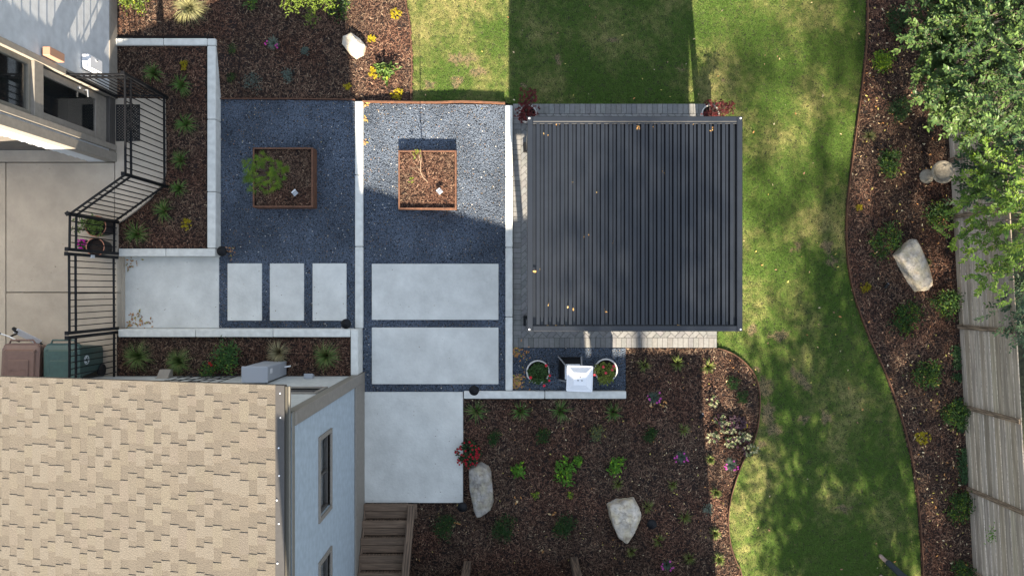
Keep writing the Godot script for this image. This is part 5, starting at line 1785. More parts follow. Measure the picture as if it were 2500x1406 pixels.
	for k in [[1307, 1207, 9], [1392, 1208, 8]]:
		shrub(k[0], k[1], BED_H - 0.02, k[2] / 119.0, 0.08, Color(0.13, 0.2, 0.03), 0.035, 70, "tiny lime green seedling in the lower mulch bed", "lime seedlings in the lower bed", "seedling", "plant", "leaf")
	for k in [[1205, 1070, 19], [1328, 1063, 20], [1588, 1060, 18]]:
		shrub(k[0], k[1], BED_H - 0.02, k[2] / 119.0, 0.18, Color(0.028, 0.06, 0.02), 0.04, 240, "small dark green shrub in the second row of the lower bed", "dark shrubs in the second row", "shrub", "shrub", "glossy_leaf", 0.03)
	shrub(1455, 1056, BED_H - 0.02, 0.18, 0.2, Color(0.10, 0.12, 0.06), 0.04, 240, "grey-green variegated shrub in the second row of the lower bed", "")
	for k in [[1090, 1282, 29], [1232, 1286, 32], [1378, 1282, 30]]:
		shrub(k[0], k[1], BED_H - 0.02, k[2] / 119.0, 0.30, Color(0.028, 0.06, 0.02), 0.045, 460, "dark evergreen shrub in the row near the deck posts", "dark shrubs near the deck", "shrub", "shrub", "glossy_leaf", 0.04)
	for k in [[1790, 935, 15], [1812, 970, 15]]:
		shrub(k[0], k[1], BED_H - 0.02, k[2] / 119.0, 0.15, Color(0.028, 0.06, 0.02), 0.045, 150, "small dark shrub inside the bulge of the curved edging", "dark shrubs inside the curved edging", "shrub", "shrub", "glossy_leaf", 0.0)
	shrub(1727, 1240, BED_H - 0.02, 0.13, 0.12, Color(0.15, 0.17, 0.13), 0.04, 120, "small silvery plant in the sunlit strip", "", "silver_plant", "plant", "dull_leaf", 0.0)
	for k in [[1596, 970, 0.17, "pink-flowered clump near the end of the short concrete wall"], [1663, 1114, 0.16, "pink-flowered clump alone in the open shaded mulch"], [1783, 1133, 0.17, "pink-flowered clump close to the curved lawn edging"], [1627, 1378, 0.15, "pink-flowered clump beyond the pale pointed boulder"]]:
		flower_clump("dianthus", P(k[0], k[1], BED_H - 0.02), k[2], 0.12, Color(0.07, 0.10, 0.075), Color(0.58, 0.10, 0.42), 9, 0.024, k[3], "flowers", "pink dianthus in the lower bed")
	pale_plant()
	# shrubs of the fence bed
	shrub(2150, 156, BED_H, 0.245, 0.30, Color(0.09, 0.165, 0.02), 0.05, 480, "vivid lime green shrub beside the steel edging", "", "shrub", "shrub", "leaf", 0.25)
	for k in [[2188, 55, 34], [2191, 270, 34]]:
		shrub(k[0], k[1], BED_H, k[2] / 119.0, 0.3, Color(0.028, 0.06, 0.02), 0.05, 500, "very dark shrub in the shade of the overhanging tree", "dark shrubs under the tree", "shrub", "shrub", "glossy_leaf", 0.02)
	var sh := [[2162, 406, 35, 1.0, "rounded green shrub between the bird bath and the lawn edging"], [2290, 525, 37, 1.0, "green shrub between the bird bath and the large boulder by the fence"], [2161, 590, 43, 1.15, "large rounded green shrub touching the large grey-white boulder"],
		[2306, 738, 36, 0.9, "green shrub against the fence just past the large boulder"], [2206, 778, 38, 0.8, "dull green shrub in open mulch past the ground spotlight"], [2258, 915, 42, 1.1, "full yellow-tipped shrub in open mulch opposite the ivy"],
		[2326, 1008, 35, 1.25, "bright green shrub growing against the ivy at the fence foot"], [2336, 1228, 38, 0.6, "darkest green shrub against the plank fence past the ivy"], [2346, 1397, 33, 1.0, "green shrub at the fence foot below the vine sprig"]]
	for k in sh:
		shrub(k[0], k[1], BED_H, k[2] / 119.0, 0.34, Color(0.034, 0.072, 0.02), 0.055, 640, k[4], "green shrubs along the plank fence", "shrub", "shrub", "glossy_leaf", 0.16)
	for k in [[2121, 333, 18], [2262, 640, 10]]:
		strap_clump(k[0], k[1], BED_H, k[2] / 119.0, 0.12, Color(0.09, 0.10, 0.04), 40, "faint dry grass tuft in the fence bed", "dry grass tufts in the fence bed", "grass_tuft", "grass clump")
	# ivy creeping along the foot of the fence
	var iv := thing("ivy", Vector3.ZERO, "dark ivy creeping along the foot of the plank fence", "ivy")
	var ig := Geo.new()
	for i in 1500:
		var py := rnd(830, 1190)
		var fx := 2316.0 + (py - 285.0) * 0.0557
		var p := P(fx - absf(rng.randfn()) * 9.0 - 2.0, py, 0.0)
		if sin(py * 0.045) + sin(py * 0.11) * 0.6 < -0.3:
			continue
		var a := rnd(0, TAU)
		ig.col = Color(0.03, 0.062, 0.022) * rnd(0.6, 1.6)
		ig.col.a = 1.0
		ig.leaf(Vector3(p.x, BED_H + rnd(0.015, 0.08), p.z), Vector3(cos(a), rnd(-0.1, 0.3), sin(a)).normalized(), Vector3.UP, rnd(0.03, 0.05), 0.034)
	obj(ig, "foliage", M.glossy_leaf, iv)
	# a sprig growing through the fence
	var sg := thing("vine_sprig", Vector3.ZERO, "small green vine sprig poking through the fence planks", "vine")
	var g := Geo.new()
	for i in 40:
		var p := P(2424 + rng.randfn() * 6, 1304 + rng.randfn() * 12, 0.85)
		g.col = Color(0.10, 0.2, 0.03) * rnd(0.7, 1.3)
		g.col.a = 1.0
		var a := rnd(0, TAU)
		g.leaf(p + Vector3(-0.03 * rng.randf(), rnd(-0.03, 0.03), 0), Vector3(cos(a) - 0.5, rnd(0, 0.5), sin(a)).normalized(), Vector3.UP, 0.05, 0.025)
	obj(g, "foliage", M.leaf, sg)

func overhead_shrub() -> void:                                 # tall loose shrub whose branches hang in from the top
	var o := thing("loose_shrub", P(750, -70, 0.2), "loose shrub with bright narrow leaves hanging over the shaded upper bed", "shrub")
	var st := Geo.new()
	var lf := Geo.new()
	for k in [[690, 14], [705, 30], [722, 22], [738, 8], [752, 46], [765, 24], [780, 16], [800, 20], [812, 14], [742, -14], [780, -20], [700, -20], [725, -5], [762, 2], [765, 50], [800, -5], [690, -5], [820, -30]]:
		var e: Vector3 = P(k[0], k[1], rnd(1.0, 1.35)) - o.position
		st.tube([Vector3.ZERO, e * 0.45 + Vector3(0, 0.25, 0), e], [0.012, 0.008, 0.003], 6, false)
		for i in 46:
			var t := rnd(0.62, 1.05)
			var at := e * t + Vector3(rng.randfn() * 0.045, rng.randfn() * 0.04, rng.randfn() * 0.045)
			var a := rnd(0, TAU)
			var tn := rnd(0.7, 1.3)
			lf.col = Color(0.125 * tn, 0.175 * tn, 0.03 * tn)
			lf.leaf(at, Vector3(cos(a), rnd(-0.2, 0.4), sin(a)).normalized(), Vector3.UP, rnd(0.05, 0.085), 0.022)
	obj(st, "stems", M.bark, o)
	obj(lf, "foliage", M.leaf, o)
	shrub(838, 22, 0.03, 0.28, 0.35, Color(0.028, 0.06, 0.02), 0.045, 420, "dark green shrub in shade beside the loose bright shrub", "")

func flower_begonia() -> void:
	var o := thing("begonia", P(1144, 1104, BED_H), "bushy plant covered in red flowers at the slab edge", "flowers")
	var lf := Geo.new()
	for i in 330:
		var a := rnd(0, TAU)
		var d := sqrt(rng.randf()) * 0.25
		lf.col = Color(0.03, 0.055, 0.022) * rnd(0.6, 1.4)
		lf.col.a = 1.0
		lf.leaf(Vector3(cos(a) * d, rnd(0.05, 0.32) * (1.1 - d * 2), sin(a) * d), Vector3(cos(a * 5), rnd(0, 0.5), sin(a * 5)).normalized(), Vector3.UP, rnd(0.04, 0.07), 0.04)
	obj(lf, "foliage", M.leaf, o)
	for i in 62:
		var a := rnd(0, TAU)
		var d := sqrt(rng.randf()) * 0.27
		var g := Geo.new()
		bloom(g, Vector3(cos(a) * d, 0.30 * (1.15 - d * 1.7) + 0.04, sin(a) * d * 1.05), rnd(0.020, 0.032), Color(0.36, 0.022, 0.035))
		obj(g, "flower", M.dull_leaf, o)

func pale_plant() -> void:                                     # sprawling variegated plant half over the edging
	var g2 := "pale variegated plants near the curved edging"
	var spots := [[1737, 978, 14, 22], [1760, 1022, 13, 26], [1776, 1042, 17, 46], [1785, 1078, 14, 34], [1741, 1066, 14, 22], [1812, 1066, 14, 26], [1830, 1096, 16, 30]]
	for s in spots:
		var o := thing("variegated_plant", P(s[0], s[1], BED_H), "cream and purple leaved plant near the curved edging", "plant", g2)
		var lf := Geo.new()
		for i in s[3] * 2:
			var a := rnd(0, TAU)
			var d: float = sqrt(rng.randf()) * s[2] / 119.0
			var pale := rng.randf()
			lf.col = Color(0.26, 0.26, 0.15) if pale < 0.42 else (Color(0.06, 0.03, 0.04) if pale < 0.75 else Color(0.07, 0.10, 0.04))
			lf.col = lf.col * rnd(0.7, 1.15)
			lf.col.a = 1.0
			lf.leaf(Vector3(cos(a) * d, rnd(0.03, 0.13), sin(a) * d), Vector3(cos(a * 3), rnd(-0.1, 0.2), sin(a * 3)).normalized(), Vector3.UP, rnd(0.05, 0.08), 0.055)
		obj(lf, "foliage", M.dull_leaf, o)
	var d := thing("purple_plant", P(1797, 1030, BED_H), "dark purple leaved plant among the cream leaved ones", "plant")
	var pf := Geo.new()
	for i in 110:
		var a := rnd(0, TAU)
		var r := sqrt(rng.randf()) * 0.19
		pf.col = Color(0.035, 0.022, 0.03) * rnd(0.6, 1.5)
		pf.col.a = 1.0
		pf.leaf(Vector3(cos(a) * r, rnd(0.02, 0.1), sin(a) * r * 0.8), Vector3(cos(a * 3), rnd(-0.1, 0.3), sin(a * 3)).normalized(), Vector3.UP, rnd(0.05, 0.09), 0.055)
	obj(pf, "foliage", M.dull_leaf, d)

# ------------------------------------------------------------------ trees
func leaf_mesh() -> ArrayMesh:
	var g := Geo.new()
	var tip := Vector3(0, -0.06, 1.0)
	var pts := [[Vector3(0.20, 0.05, 0.28), Vector3(-0.20, 0.05, 0.28)], [Vector3(0.21, 0.05, 0.62), Vector3(-0.21, 0.05, 0.62)]]
	var m0 := Vector3(0, 0, 0.28)
	var m1 := Vector3(0, 0, 0.62)
	g.tri(Vector3.ZERO, m0, pts[0][0]); g.tri(Vector3.ZERO, pts[0][1], m0)
	g.quad(m0, m1, pts[1][0], pts[0][0]); g.quad(m1, m0, pts[0][1], pts[1][1])
	g.tri(m1, tip, pts[1][0]); g.tri(m1, pts[1][1], tip)
	return g.mesh()

func facing(dir: Vector3, roll: float) -> Basis:
	var z := dir.normalized()
	var x := Vector3.UP.cross(z)
	x = x.normalized() if x.length() > 0.01 else Vector3.RIGHT
	return Basis(x, z.cross(x), z) * Basis(Vector3(0, 0, 1), roll)

func hanging_tree(called: String, label: String, root: Vector3, sprays: Array, ls: float, c0: Color, c1: Color, per: int, mname: String, twig := 0.34) -> void:
	var o := thing(called, Vector3.ZERO, label, "tree")
	var st := Geo.new()
	var top := root + Vector3(0, 2.6, 0)
	st.tube([root + Vector3(0, -0.3, 0), root + Vector3(0.05, 1.3, 0), top], [0.14, 0.11, 0.08], 10)
	var buf := PackedFloat32Array()
	for s in sprays:
		var e: Vector3 = s[0]
		var from := top.lerp(root, rnd(0.0, 0.5))
		var mid := from.lerp(e, 0.55) + Vector3(0, rnd(0.1, 0.4), 0)
		st.tube([from, mid, e], [0.03, 0.016, 0.005], 6, false)
		var out: Vector3 = (e - mid).normalized()
		for t in s[1]:
			# a twig with leaves in two ranks
			var a := rnd(-1.0, 1.0)
			var td := (out.rotated(Vector3.UP, a) + Vector3(0, rnd(-0.25, 0.45), 0)).normalized()
			var tb := e + Vector3(rng.randfn() * 0.16, rng.randfn() * 0.12, rng.randfn() * 0.16)
			var tl := twig * rnd(0.6, 1.3)
			st.tube([tb, tb + td * tl], [0.004, 0.002], 4, false)
			var tone := rnd(0.7, 1.25)
			var mixc := rng.randf()
			for k in per:
				var f := (k + 0.5) / per
				var sd := 1.0 if k % 2 == 0 else -1.0
				var ld := (td * rnd(0.4, 0.9) + td.cross(Vector3.UP).normalized().rotated(td, rnd(-0.9, 0.9)) * sd * rnd(0.4, 1.0) + Vector3(0, rnd(-0.1, 0.35), 0)).normalized()
				var sc := ls * rnd(0.7, 1.2)
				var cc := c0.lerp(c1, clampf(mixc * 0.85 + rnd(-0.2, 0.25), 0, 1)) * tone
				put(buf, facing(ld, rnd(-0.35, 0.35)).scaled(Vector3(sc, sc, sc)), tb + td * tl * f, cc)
	obj(st, "trunk", M.bark, o)
	multi("crown", leaf_mesh(), buf, M[mname], o).set_meta("kind", "stuff")

func overhang_trees() -> void:
	rng.seed = 515
	# the large glossy evergreen: spray ends given as pixel, height
	var sp := []
	for i in 190:
		var px := rnd(2235, 2570)
		var py := rnd(-120, 300)
		var lim := 2276.0 + 30.0 * sin(py * 0.045) + maxf(0.0, py - 170.0) * 0.75
		if px < lim:
			px = lim + rnd(0, 60)
		var inn := clampf((px - 2230.0) / 200.0, 0.0, 1.0)
		sp.append([P(px, py, rnd(2.3, 2.9) + inn * rnd(0.2, 1.3)), 6])
	hanging_tree("evergreen_tree", "large glossy evergreen tree overhanging the plank fence", P(2560, 60, -0.1), sp, 0.086, Color(0.028, 0.058, 0.021), Color(0.085, 0.137, 0.033), 16, "glossy_leaf")
	var s2 := []
	for k in [[2345, 575, 3], [2370, 560, 4], [2405, 540, 5], [2440, 520, 5], [2475, 505, 6], [2372, 497, 3], [2385, 480, 4], [2420, 462, 5], [2460, 450, 6], [2412, 672, 3], [2440, 650, 4], [2470, 630, 5], [2495, 610, 5], [2385, 612, 3], [2420, 600, 4], [2460, 585, 5], [2490, 560, 6],
			[2372, 362, 3], [2395, 375, 4], [2430, 385, 5], [2470, 395, 6], [2500, 420, 6], [2500, 470, 6], [2372, 340, 3], [2390, 330, 4], [2480, 660, 4], [2500, 690, 4], [2520, 560, 6], [2520, 480, 6], [2520, 640, 5], [2415, 415, 5], [2450, 410, 5]]:
		s2.append([P(k[0], k[1], rnd(2.05, 2.5) + (k[0] - 2340) * 0.004), k[2] + (2 if k[0] > 2400 else 0)])
	hanging_tree("privet_tree", "privet with long yellow-green sprays hanging over the plank fence", P(2620, 540, -0.1), s2, 0.078, Color(0.055, 0.11, 0.018), Color(0.13, 0.2, 0.02), 17, "leaf", 0.30)
	# the shaded lower growth behind the fence
	var s3 := []
	for i in 46:
		s3.append([P(rnd(2385, 2550), rnd(290, 470), rnd(1.5, 2.0)), 5])
	for i in 22:
		s3.append([P(rnd(2482, 2560), rnd(640, 800), rnd(1.3, 1.9)), 4])
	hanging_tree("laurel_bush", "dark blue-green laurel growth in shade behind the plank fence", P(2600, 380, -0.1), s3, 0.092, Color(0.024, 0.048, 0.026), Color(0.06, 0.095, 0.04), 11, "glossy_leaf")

func shade_tree(at: Vector3, ht: float, crown0: float, r: float, n: int, label: String, squash := 1.0) -> void:
	var o := thing("tall_tree", at, label, "tree")
	var st := Geo.new()
	st.tube([Vector3(0, -0.4, 0), Vector3(0.05, ht * 0.35, 0.05), Vector3(-0.05, ht * 0.7, 0), Vector3(0, ht * 0.95, 0)], [0.26, 0.2, 0.12, 0.03], 10)
	var g := Geo.new()
	var clumps := []
	for i in n:
		var f := pow(rng.randf(), 0.75)
		var y := lerpf(ht, crown0, f)
		var rr := r * (0.25 + 0.75 * sin(PI * clampf(0.12 + 0.8 * f, 0, 1))) * sqrt(rng.randf())
		var a := rnd(0, TAU)
		var c := Vector3(cos(a) * rr, y, sin(a) * rr * squash)
		st.tube([Vector3(0, y - rr * 0.35, 0), Vector3(c.x * 0.5, y - rr * 0.12, c.z * 0.5), c], [0.05, 0.03, 0.012], 5, false)
		for k in 84:
			var p := c + Vector3(rng.randfn(), rng.randfn() * 0.7, rng.randfn()) * 0.40
			var b := rnd(0, TAU)
			g.col = Color(0.05, 0.09, 0.025) * rnd(0.6, 1.4)
			g.col.a = 1.0
			g.leaf(p, Vector3(cos(b), rnd(-0.4, 0.4), sin(b)).normalized(), Vector3.UP, rnd(0.16, 0.26), 0.13)
	obj(st, "trunk", M.bark, o)
	obj(g, "crown", M.leaf, o)

func shade_trees() -> void:
	rng.seed = 77
	shade_tree(Vector3(8.2, -0.4, 20.0), 17.6, 7.6, 2.5, 46, "tall tree south of the lawn whose crown dapples the grass")
	shade_tree(Vector3(10.6, -0.4, 18.0), 13.7, 6.0, 2.3, 52, "tall tree at the end of the fence bed")
	shade_tree(Vector3(12.6, -0.4, 20.0), 15.4, 7.0, 2.3, 62, "tall tree beyond the plank fence shading the shrub bed")
	shade_tree(Vector3(4.1, -0.4, 19.0), 16.6, 13.4, 1.4, 22, "tall tree behind the porch whose crown shades the pergola roof")
	shade_tree(Vector3(7.0, -0.4, 14.0), 9.4, 5.2, 2.1, 36, "broad lower tree south of the lawn")

# ------------------------------------------------------------------ the person at the lawn's edge
func field_mesh(st: SurfaceTool, bones: Array, cell: float, k: float) -> void:
	# bones: [a, b, ra, rb, colour]; smooth union of tapered capsules, meshed as surface nets
	var lo := Vector3.ONE * 1e9
	var hi := -lo
	for b in bones:
		var m: float = maxf(b[2], b[3]) + cell * 3
		lo = lo.min(b[0] - Vector3.ONE * m).min(b[1] - Vector3.ONE * m)
		hi = hi.max(b[0] + Vector3.ONE * m).max(b[1] + Vector3.ONE * m)
	var nx := int((hi.x - lo.x) / cell) + 2
	var ny := int((hi.y - lo.y) / cell) + 2
	var nz := int((hi.z - lo.z) / cell) + 2
	var F := PackedFloat32Array()
	F.resize(nx * ny * nz)
	F.fill(1.0)
	var near := PackedByteArray()
	near.resize(nx * ny * nz)
	var best := PackedFloat32Array()
	best.resize(nx * ny * nz)
	best.fill(9.0)
	for bi in bones.size():
		var b: Array = bones[bi]
		var A: Vector3 = b[0]
		var AB: Vector3 = b[1] - A
		var L := maxf(AB.length_squared(), 1e-9)
		var m: float = maxf(b[2], b[3]) + k + cell * 2
		var q0 := ((A.min(b[1]) - Vector3.ONE * m - lo) / cell).floor().max(Vector3.ZERO)
		var q1 := ((A.max(b[1]) + Vector3.ONE * m - lo) / cell).ceil()
		for z in range(int(q0.z), mini(int(q1.z), nz - 1) + 1):
			for y in range(int(q0.y), mini(int(q1.y), ny - 1) + 1):
				for x in range(int(q0.x), mini(int(q1.x), nx - 1) + 1):
					var p := lo + Vector3(x, y, z) * cell
					var t := clampf((p - A).dot(AB) / L, 0.0, 1.0)
					var d: float = p.distance_to(A + AB * t) - lerpf(b[2], b[3], t)
					var i := (z * ny + y) * nx + x
					if d < best[i]:
						best[i] = d
						near[i] = bi
					var f := F[i]
					var h := maxf(k - absf(f - d), 0.0) / k
					F[i] = minf(f, d) - h * h * k * 0.25
	var idx := {}
	var V := []
	var C := []
	for z in nz - 1:
		for y in ny - 1:
			for x in nx - 1:
				var i := (z * ny + y) * nx + x
				if F[i] > cell * 2.5:
					continue
				var acc := Vector3.ZERO
				var cnt := 0
				for e in [[0, 0, 0, 1, 0, 0], [0, 1, 0, 1, 1, 0], [0, 0, 1, 1, 0, 1], [0, 1, 1, 1, 1, 1], [0, 0, 0, 0, 1, 0], [1, 0, 0, 1, 1, 0], [0, 0, 1, 0, 1, 1], [1, 0, 1, 1, 1, 1], [0, 0, 0, 0, 0, 1], [1, 0, 0, 1, 0, 1], [0, 1, 0, 0, 1, 1], [1, 1, 0, 1, 1, 1]]:
					var f0 := F[((z + e[2]) * ny + y + e[1]) * nx + x + e[0]]
					var f1 := F[((z + e[5]) * ny + y + e[4]) * nx + x + e[3]]
					if (f0 < 0.0) != (f1 < 0.0):
						acc += Vector3(e[0], e[1], e[2]).lerp(Vector3(e[3], e[4], e[5]), f0 / (f0 - f1))
						cnt += 1
				if cnt:
					idx[i] = V.size()
					V.append(lo + (Vector3(x, y, z) + acc / cnt) * cell)
					C.append(bones[near[i]][4])
	var off := [1, nx, nx * ny]
	for i in idx.keys():
		for ax in 3:
			var u: int = off[(ax + 1) % 3]
			var w: int = off[(ax + 2) % 3]
			var j: int = i + off[ax]
			if j >= F.size() or (F[i] < 0.0) == (F[j] < 0.0):
				continue
			if not (idx.has(i - u) and idx.has(i - w) and idx.has(i - u - w)):
				continue
			var q := [idx[i], idx[i - u], idx[i - u - w], idx[i - w]]
			if F[i] < 0.0:
				q.reverse()
			for t in [0, 2, 1, 0, 3, 2]:
				st.set_color(C[q[t]])
				st.add_vertex(V[q[t]])

func person() -> void:
	var f := Vector3(-0.73, 0, -0.68).normalized()              # facing
	var r := Vector3(-f.z, 0, f.x)                              # the person's right
	if r.z > 0:
		r = -r
	var g0 := LAWN_H + 0.02
	var toeR := P(2146, 1353, g0)
	var toeL := P(2147, 1403, g0)
	var hip := P(2200, 1428, g0)
	hip.y = g0 + 0.90
	var shoe := Color(0.30, 0.22, 0.18)
	var jeans := Color(0.035, 0.042, 0.045)
	var shirt := Color(0.10, 0.11, 0.13)
	var skin := Color(0.42, 0.25, 0.17)
	var bones := []
	for s in [[toeR, 1.0], [toeL, -1.0]]:
		var toe: Vector3 = s[0] + Vector3(0, 0.035, 0) + f * -0.04
		var heel := toe - f * 0.20
		var ank := heel + Vector3(0, 0.075, 0) + f * 0.03
		var hj: Vector3 = hip + r * 0.095 * s[1]
		var knee := ank.lerp(hj, 0.5) + f * 0.06
		bones.append([toe, heel, 0.040, 0.040, shoe])
		bones.append([heel + Vector3(0, 0.01, 0), ank, 0.045, 0.05, shoe])
		bones.append([ank + Vector3(0, 0.03, 0), knee, 0.060, 0.068, jeans])
		bones.append([knee, hj, 0.072, 0.098, jeans])
	var chest := hip + Vector3(0, 0.36, 0) + f * 0.02
	var neck := hip + Vector3(0, 0.56, 0) + f * 0.01
	bones.append([hip - r * 0.07, hip + r * 0.07, 0.115, 0.115, jeans])
	bones.append([hip + Vector3(0, 0.06, 0), chest, 0.125, 0.13, shirt])
	bones.append([chest - r * 0.09 + Vector3(0, 0.04, 0), chest + r * 0.09 + Vector3(0, 0.04, 0), 0.12, 0.12, shirt])
	bones.append([neck - r * 0.15 + Vector3(0, -0.03, 0), neck + r * 0.15 + Vector3(0, -0.03, 0), 0.06, 0.06, shirt])
	bones.append([neck, neck + Vector3(0, 0.10, 0) + f * 0.02, 0.055, 0.05, skin])
	var hands := []
	for s in [1.0, -1.0]:
		var sh: Vector3 = neck + r * 0.19 * s + Vector3(0, -0.04, 0)
		var el: Vector3 = sh + r * 0.06 * s + Vector3(0, -0.28, 0) - f * 0.02
		var wr: Vector3 = el + f * 0.23 - r * 0.11 * s + Vector3(0, 0.02, 0)
		bones.append([sh, el, 0.055, 0.045, shirt])
		bones.append([el, wr, 0.043, 0.032, skin])
		hands.append([wr, s])
	var st := SurfaceTool.new()
	st.begin(Mesh.PRIMITIVE_TRIANGLES)
	st.set_smooth_group(0)
	field_mesh(st, bones, 0.014, 0.03)
	var head := neck + Vector3(0, 0.20, 0) + f * 0.035
	var hb := [[head - f * 0.025 + Vector3(0, 0.02, 0), head + f * 0.015 + Vector3(0, 0.03, 0), 0.085, 0.083, skin], [head + f * 0.045 + Vector3(0, -0.07, 0), head + f * 0.03, 0.045, 0.065, skin],
		[head + f * 0.095 + Vector3(0, 0.0, 0), head + f * 0.118 + Vector3(0, -0.025, 0), 0.010, 0.014, skin], [head + f * 0.085 - r * 0.022 + Vector3(0, -0.06, 0), head + f * 0.085 + r * 0.022 + Vector3(0, -0.06, 0), 0.010, 0.010, Color(0.36, 0.14, 0.12)],
		[head + r * 0.088, head + r * 0.09 - Vector3(0, 0.03, 0), 0.016, 0.012, skin], [head - r * 0.088, head - r * 0.09 - Vector3(0, 0.03, 0), 0.016, 0.012, skin],
		[head + f * 0.086 + r * 0.032 + Vector3(0, 0.012, 0), head + f * 0.087 + r * 0.034 + Vector3(0, 0.012, 0), 0.012, 0.012, Color(0.05, 0.04, 0.04)], [head + f * 0.086 - r * 0.032 + Vector3(0, 0.012, 0), head + f * 0.087 - r * 0.034 + Vector3(0, 0.012, 0), 0.012, 0.012, Color(0.05, 0.04, 0.04)]]
	field_mesh(st, hb, 0.006, 0.012)
	for h in hands:
		var w: Vector3 = h[0]
		var s: float = h[1]
		var fw := (f * 0.9 - r * 0.3 * s).normalized()
		var side := Vector3.UP.cross(fw).normalized() * -s
		var palm := w + fw * 0.05
		var hbones := [[w - fw * 0.02, w + fw * 0.01, 0.03, 0.026, skin], [w + fw * 0.01, palm + fw * 0.03, 0.026, 0.020, skin], [palm + side * 0.022, palm + side * 0.022 + fw * 0.03, 0.018, 0.016, skin], [palm - side * 0.022, palm - side * 0.022 + fw * 0.03, 0.018, 0.016, skin]]
		for k in 4:
			var b0 := palm + fw * 0.035 + side * (0.033 - 0.022 * k)
			var ln: float = [0.068, 0.078, 0.072, 0.055][k]
			var b1 := b0 + fw * ln * 0.5 + Vector3(0, -0.008, 0)
			var b2 := b1 + (fw * 0.45 + Vector3(0, -0.9, 0)).normalized() * ln * 0.5
			hbones.append([b0, b1, 0.0095, 0.009, skin])
			hbones.append([b1, b2, 0.009, 0.008, skin])
		var t0 := w + fw * 0.035 + side * 0.028
		var t1 := t0 + (fw * 0.7 + side * 0.75).normalized() * 0.04
		hbones.append([t0, t1, 0.012, 0.011, skin])
		hbones.append([t1, t1 + (fw - side * 0.3).normalized() * 0.032, 0.011, 0.009, skin])
		field_mesh(st, hbones, 0.005, 0.006)
	st.generate_normals()
	var pm := obj(st.commit(), "person", M.cloth)
	tag(pm, "person in dark trousers and tan shoes stepping onto the lawn", "person")
	var hair := Geo.new()
	for i in 14:
		for j in 7:
			var q := []
			for kk in [[0, 0], [1, 0], [1, 1], [0, 1]]:
				var ph: float = TAU * (i + kk[0]) / 14.0
				var th: float = 0.02 + (j + kk[1]) / 7.0 * 1.55
				var dirv := f * cos(ph) * sin(th) + r * sin(ph) * sin(th) + Vector3.UP * cos(th)
				var cut := 1.0 if cos(ph) < 0.55 or th < 1.05 else 0.86
				q.append(head + Vector3(0, 0.025, 0) - f * 0.008 + dirv * 0.104 * cut)
			hair.qo(q[0], q[1], q[2], q[3], head)
	obj(hair, "hair", M.bark, pm)

# ------------------------------------------------------------------ chips, stones, grass, leaves
var _chip: ArrayMesh
func chip_mesh() -> ArrayMesh:
	if _chip == null:
		var g := Geo.new()
		g.hexa([Vector3(-0.5, -0.06, -0.06), Vector3(0.5, -0.04, -0.02), Vector3(0.48, -0.04, 0.06), Vector3(-0.46, -0.06, 0.09),
			Vector3(-0.45, 0.05, -0.07), Vector3(0.42, 0.09, -0.03), Vector3(0.45, 0.07, 0.05), Vector3(-0.48, 0.04, 0.08)])
		_chip = g.mesh()
	return _chip

var MULCH := [[Color(0.092, 0.052, 0.037), Color(0.155, 0.098, 0.068), Color(0.045, 0.027, 0.021), Color(0.25, 0.175, 0.12)]]
func chips_in(buf: PackedFloat32Array, pl: PackedVector2Array, hf: Callable, density: float, kind: int, holes := []) -> void:
	var lo := Vector2(1e9, 1e9)
	var hi := -lo
	for p in pl:
		lo = lo.min(p)
		hi = hi.max(p)
	var n := int((hi.x - lo.x) * (hi.y - lo.y) * density)
	var f := FastNoiseLite.new()
	f.seed = 61
	f.frequency = 0.9
	var cs: Array = MULCH[0]
	for i in n:
		var p := Vector2(rnd(lo.x, hi.x), rnd(lo.y, hi.y))
		if not Geometry2D.is_point_in_polygon(p, pl):
			continue
		var bad := false
		for hl in holes:
			if Geometry2D.is_point_in_polygon(p, hl):
				bad = true
				break
		if bad:
			continue
		var u := rng.randf()
		var c: Color = cs[0].lerp(cs[1], rng.randf()) if u < 0.62 else (cs[2] if u < 0.935 else cs[3])
		var w := 1.0 + 0.35 * f.get_noise_2d(p.x, p.y)
		var red := clampf(f.get_noise_2d(p.x * 0.6 + 40, p.y * 0.6) * 1.4, -0.3, 0.5)
		c = Color(c.r * w * (1.0 + red * 0.08), c.g * w * (1.0 - red * 0.12), c.b * w * (1.0 - red * 0.15)) * rnd(0.75, 1.2)
		var ln := rnd(0.022, 0.065) * (1.0 + 0.9 * rng.randf() * rng.randf())
		var b := Basis(Vector3.UP, rnd(0, TAU)) * Basis(Vector3(0, 0, 1), rng.randfn() * 0.2) * Basis(Vector3(1, 0, 0), rng.randfn() * 0.4)
		b = b * Basis.from_scale(Vector3(ln, rnd(0.03, 0.07), rnd(0.05, 0.11)))
		put(buf, b, Vector3(p.x, hf.call(p.x, p.y) + rnd(0.002, 0.016), p.y), c)

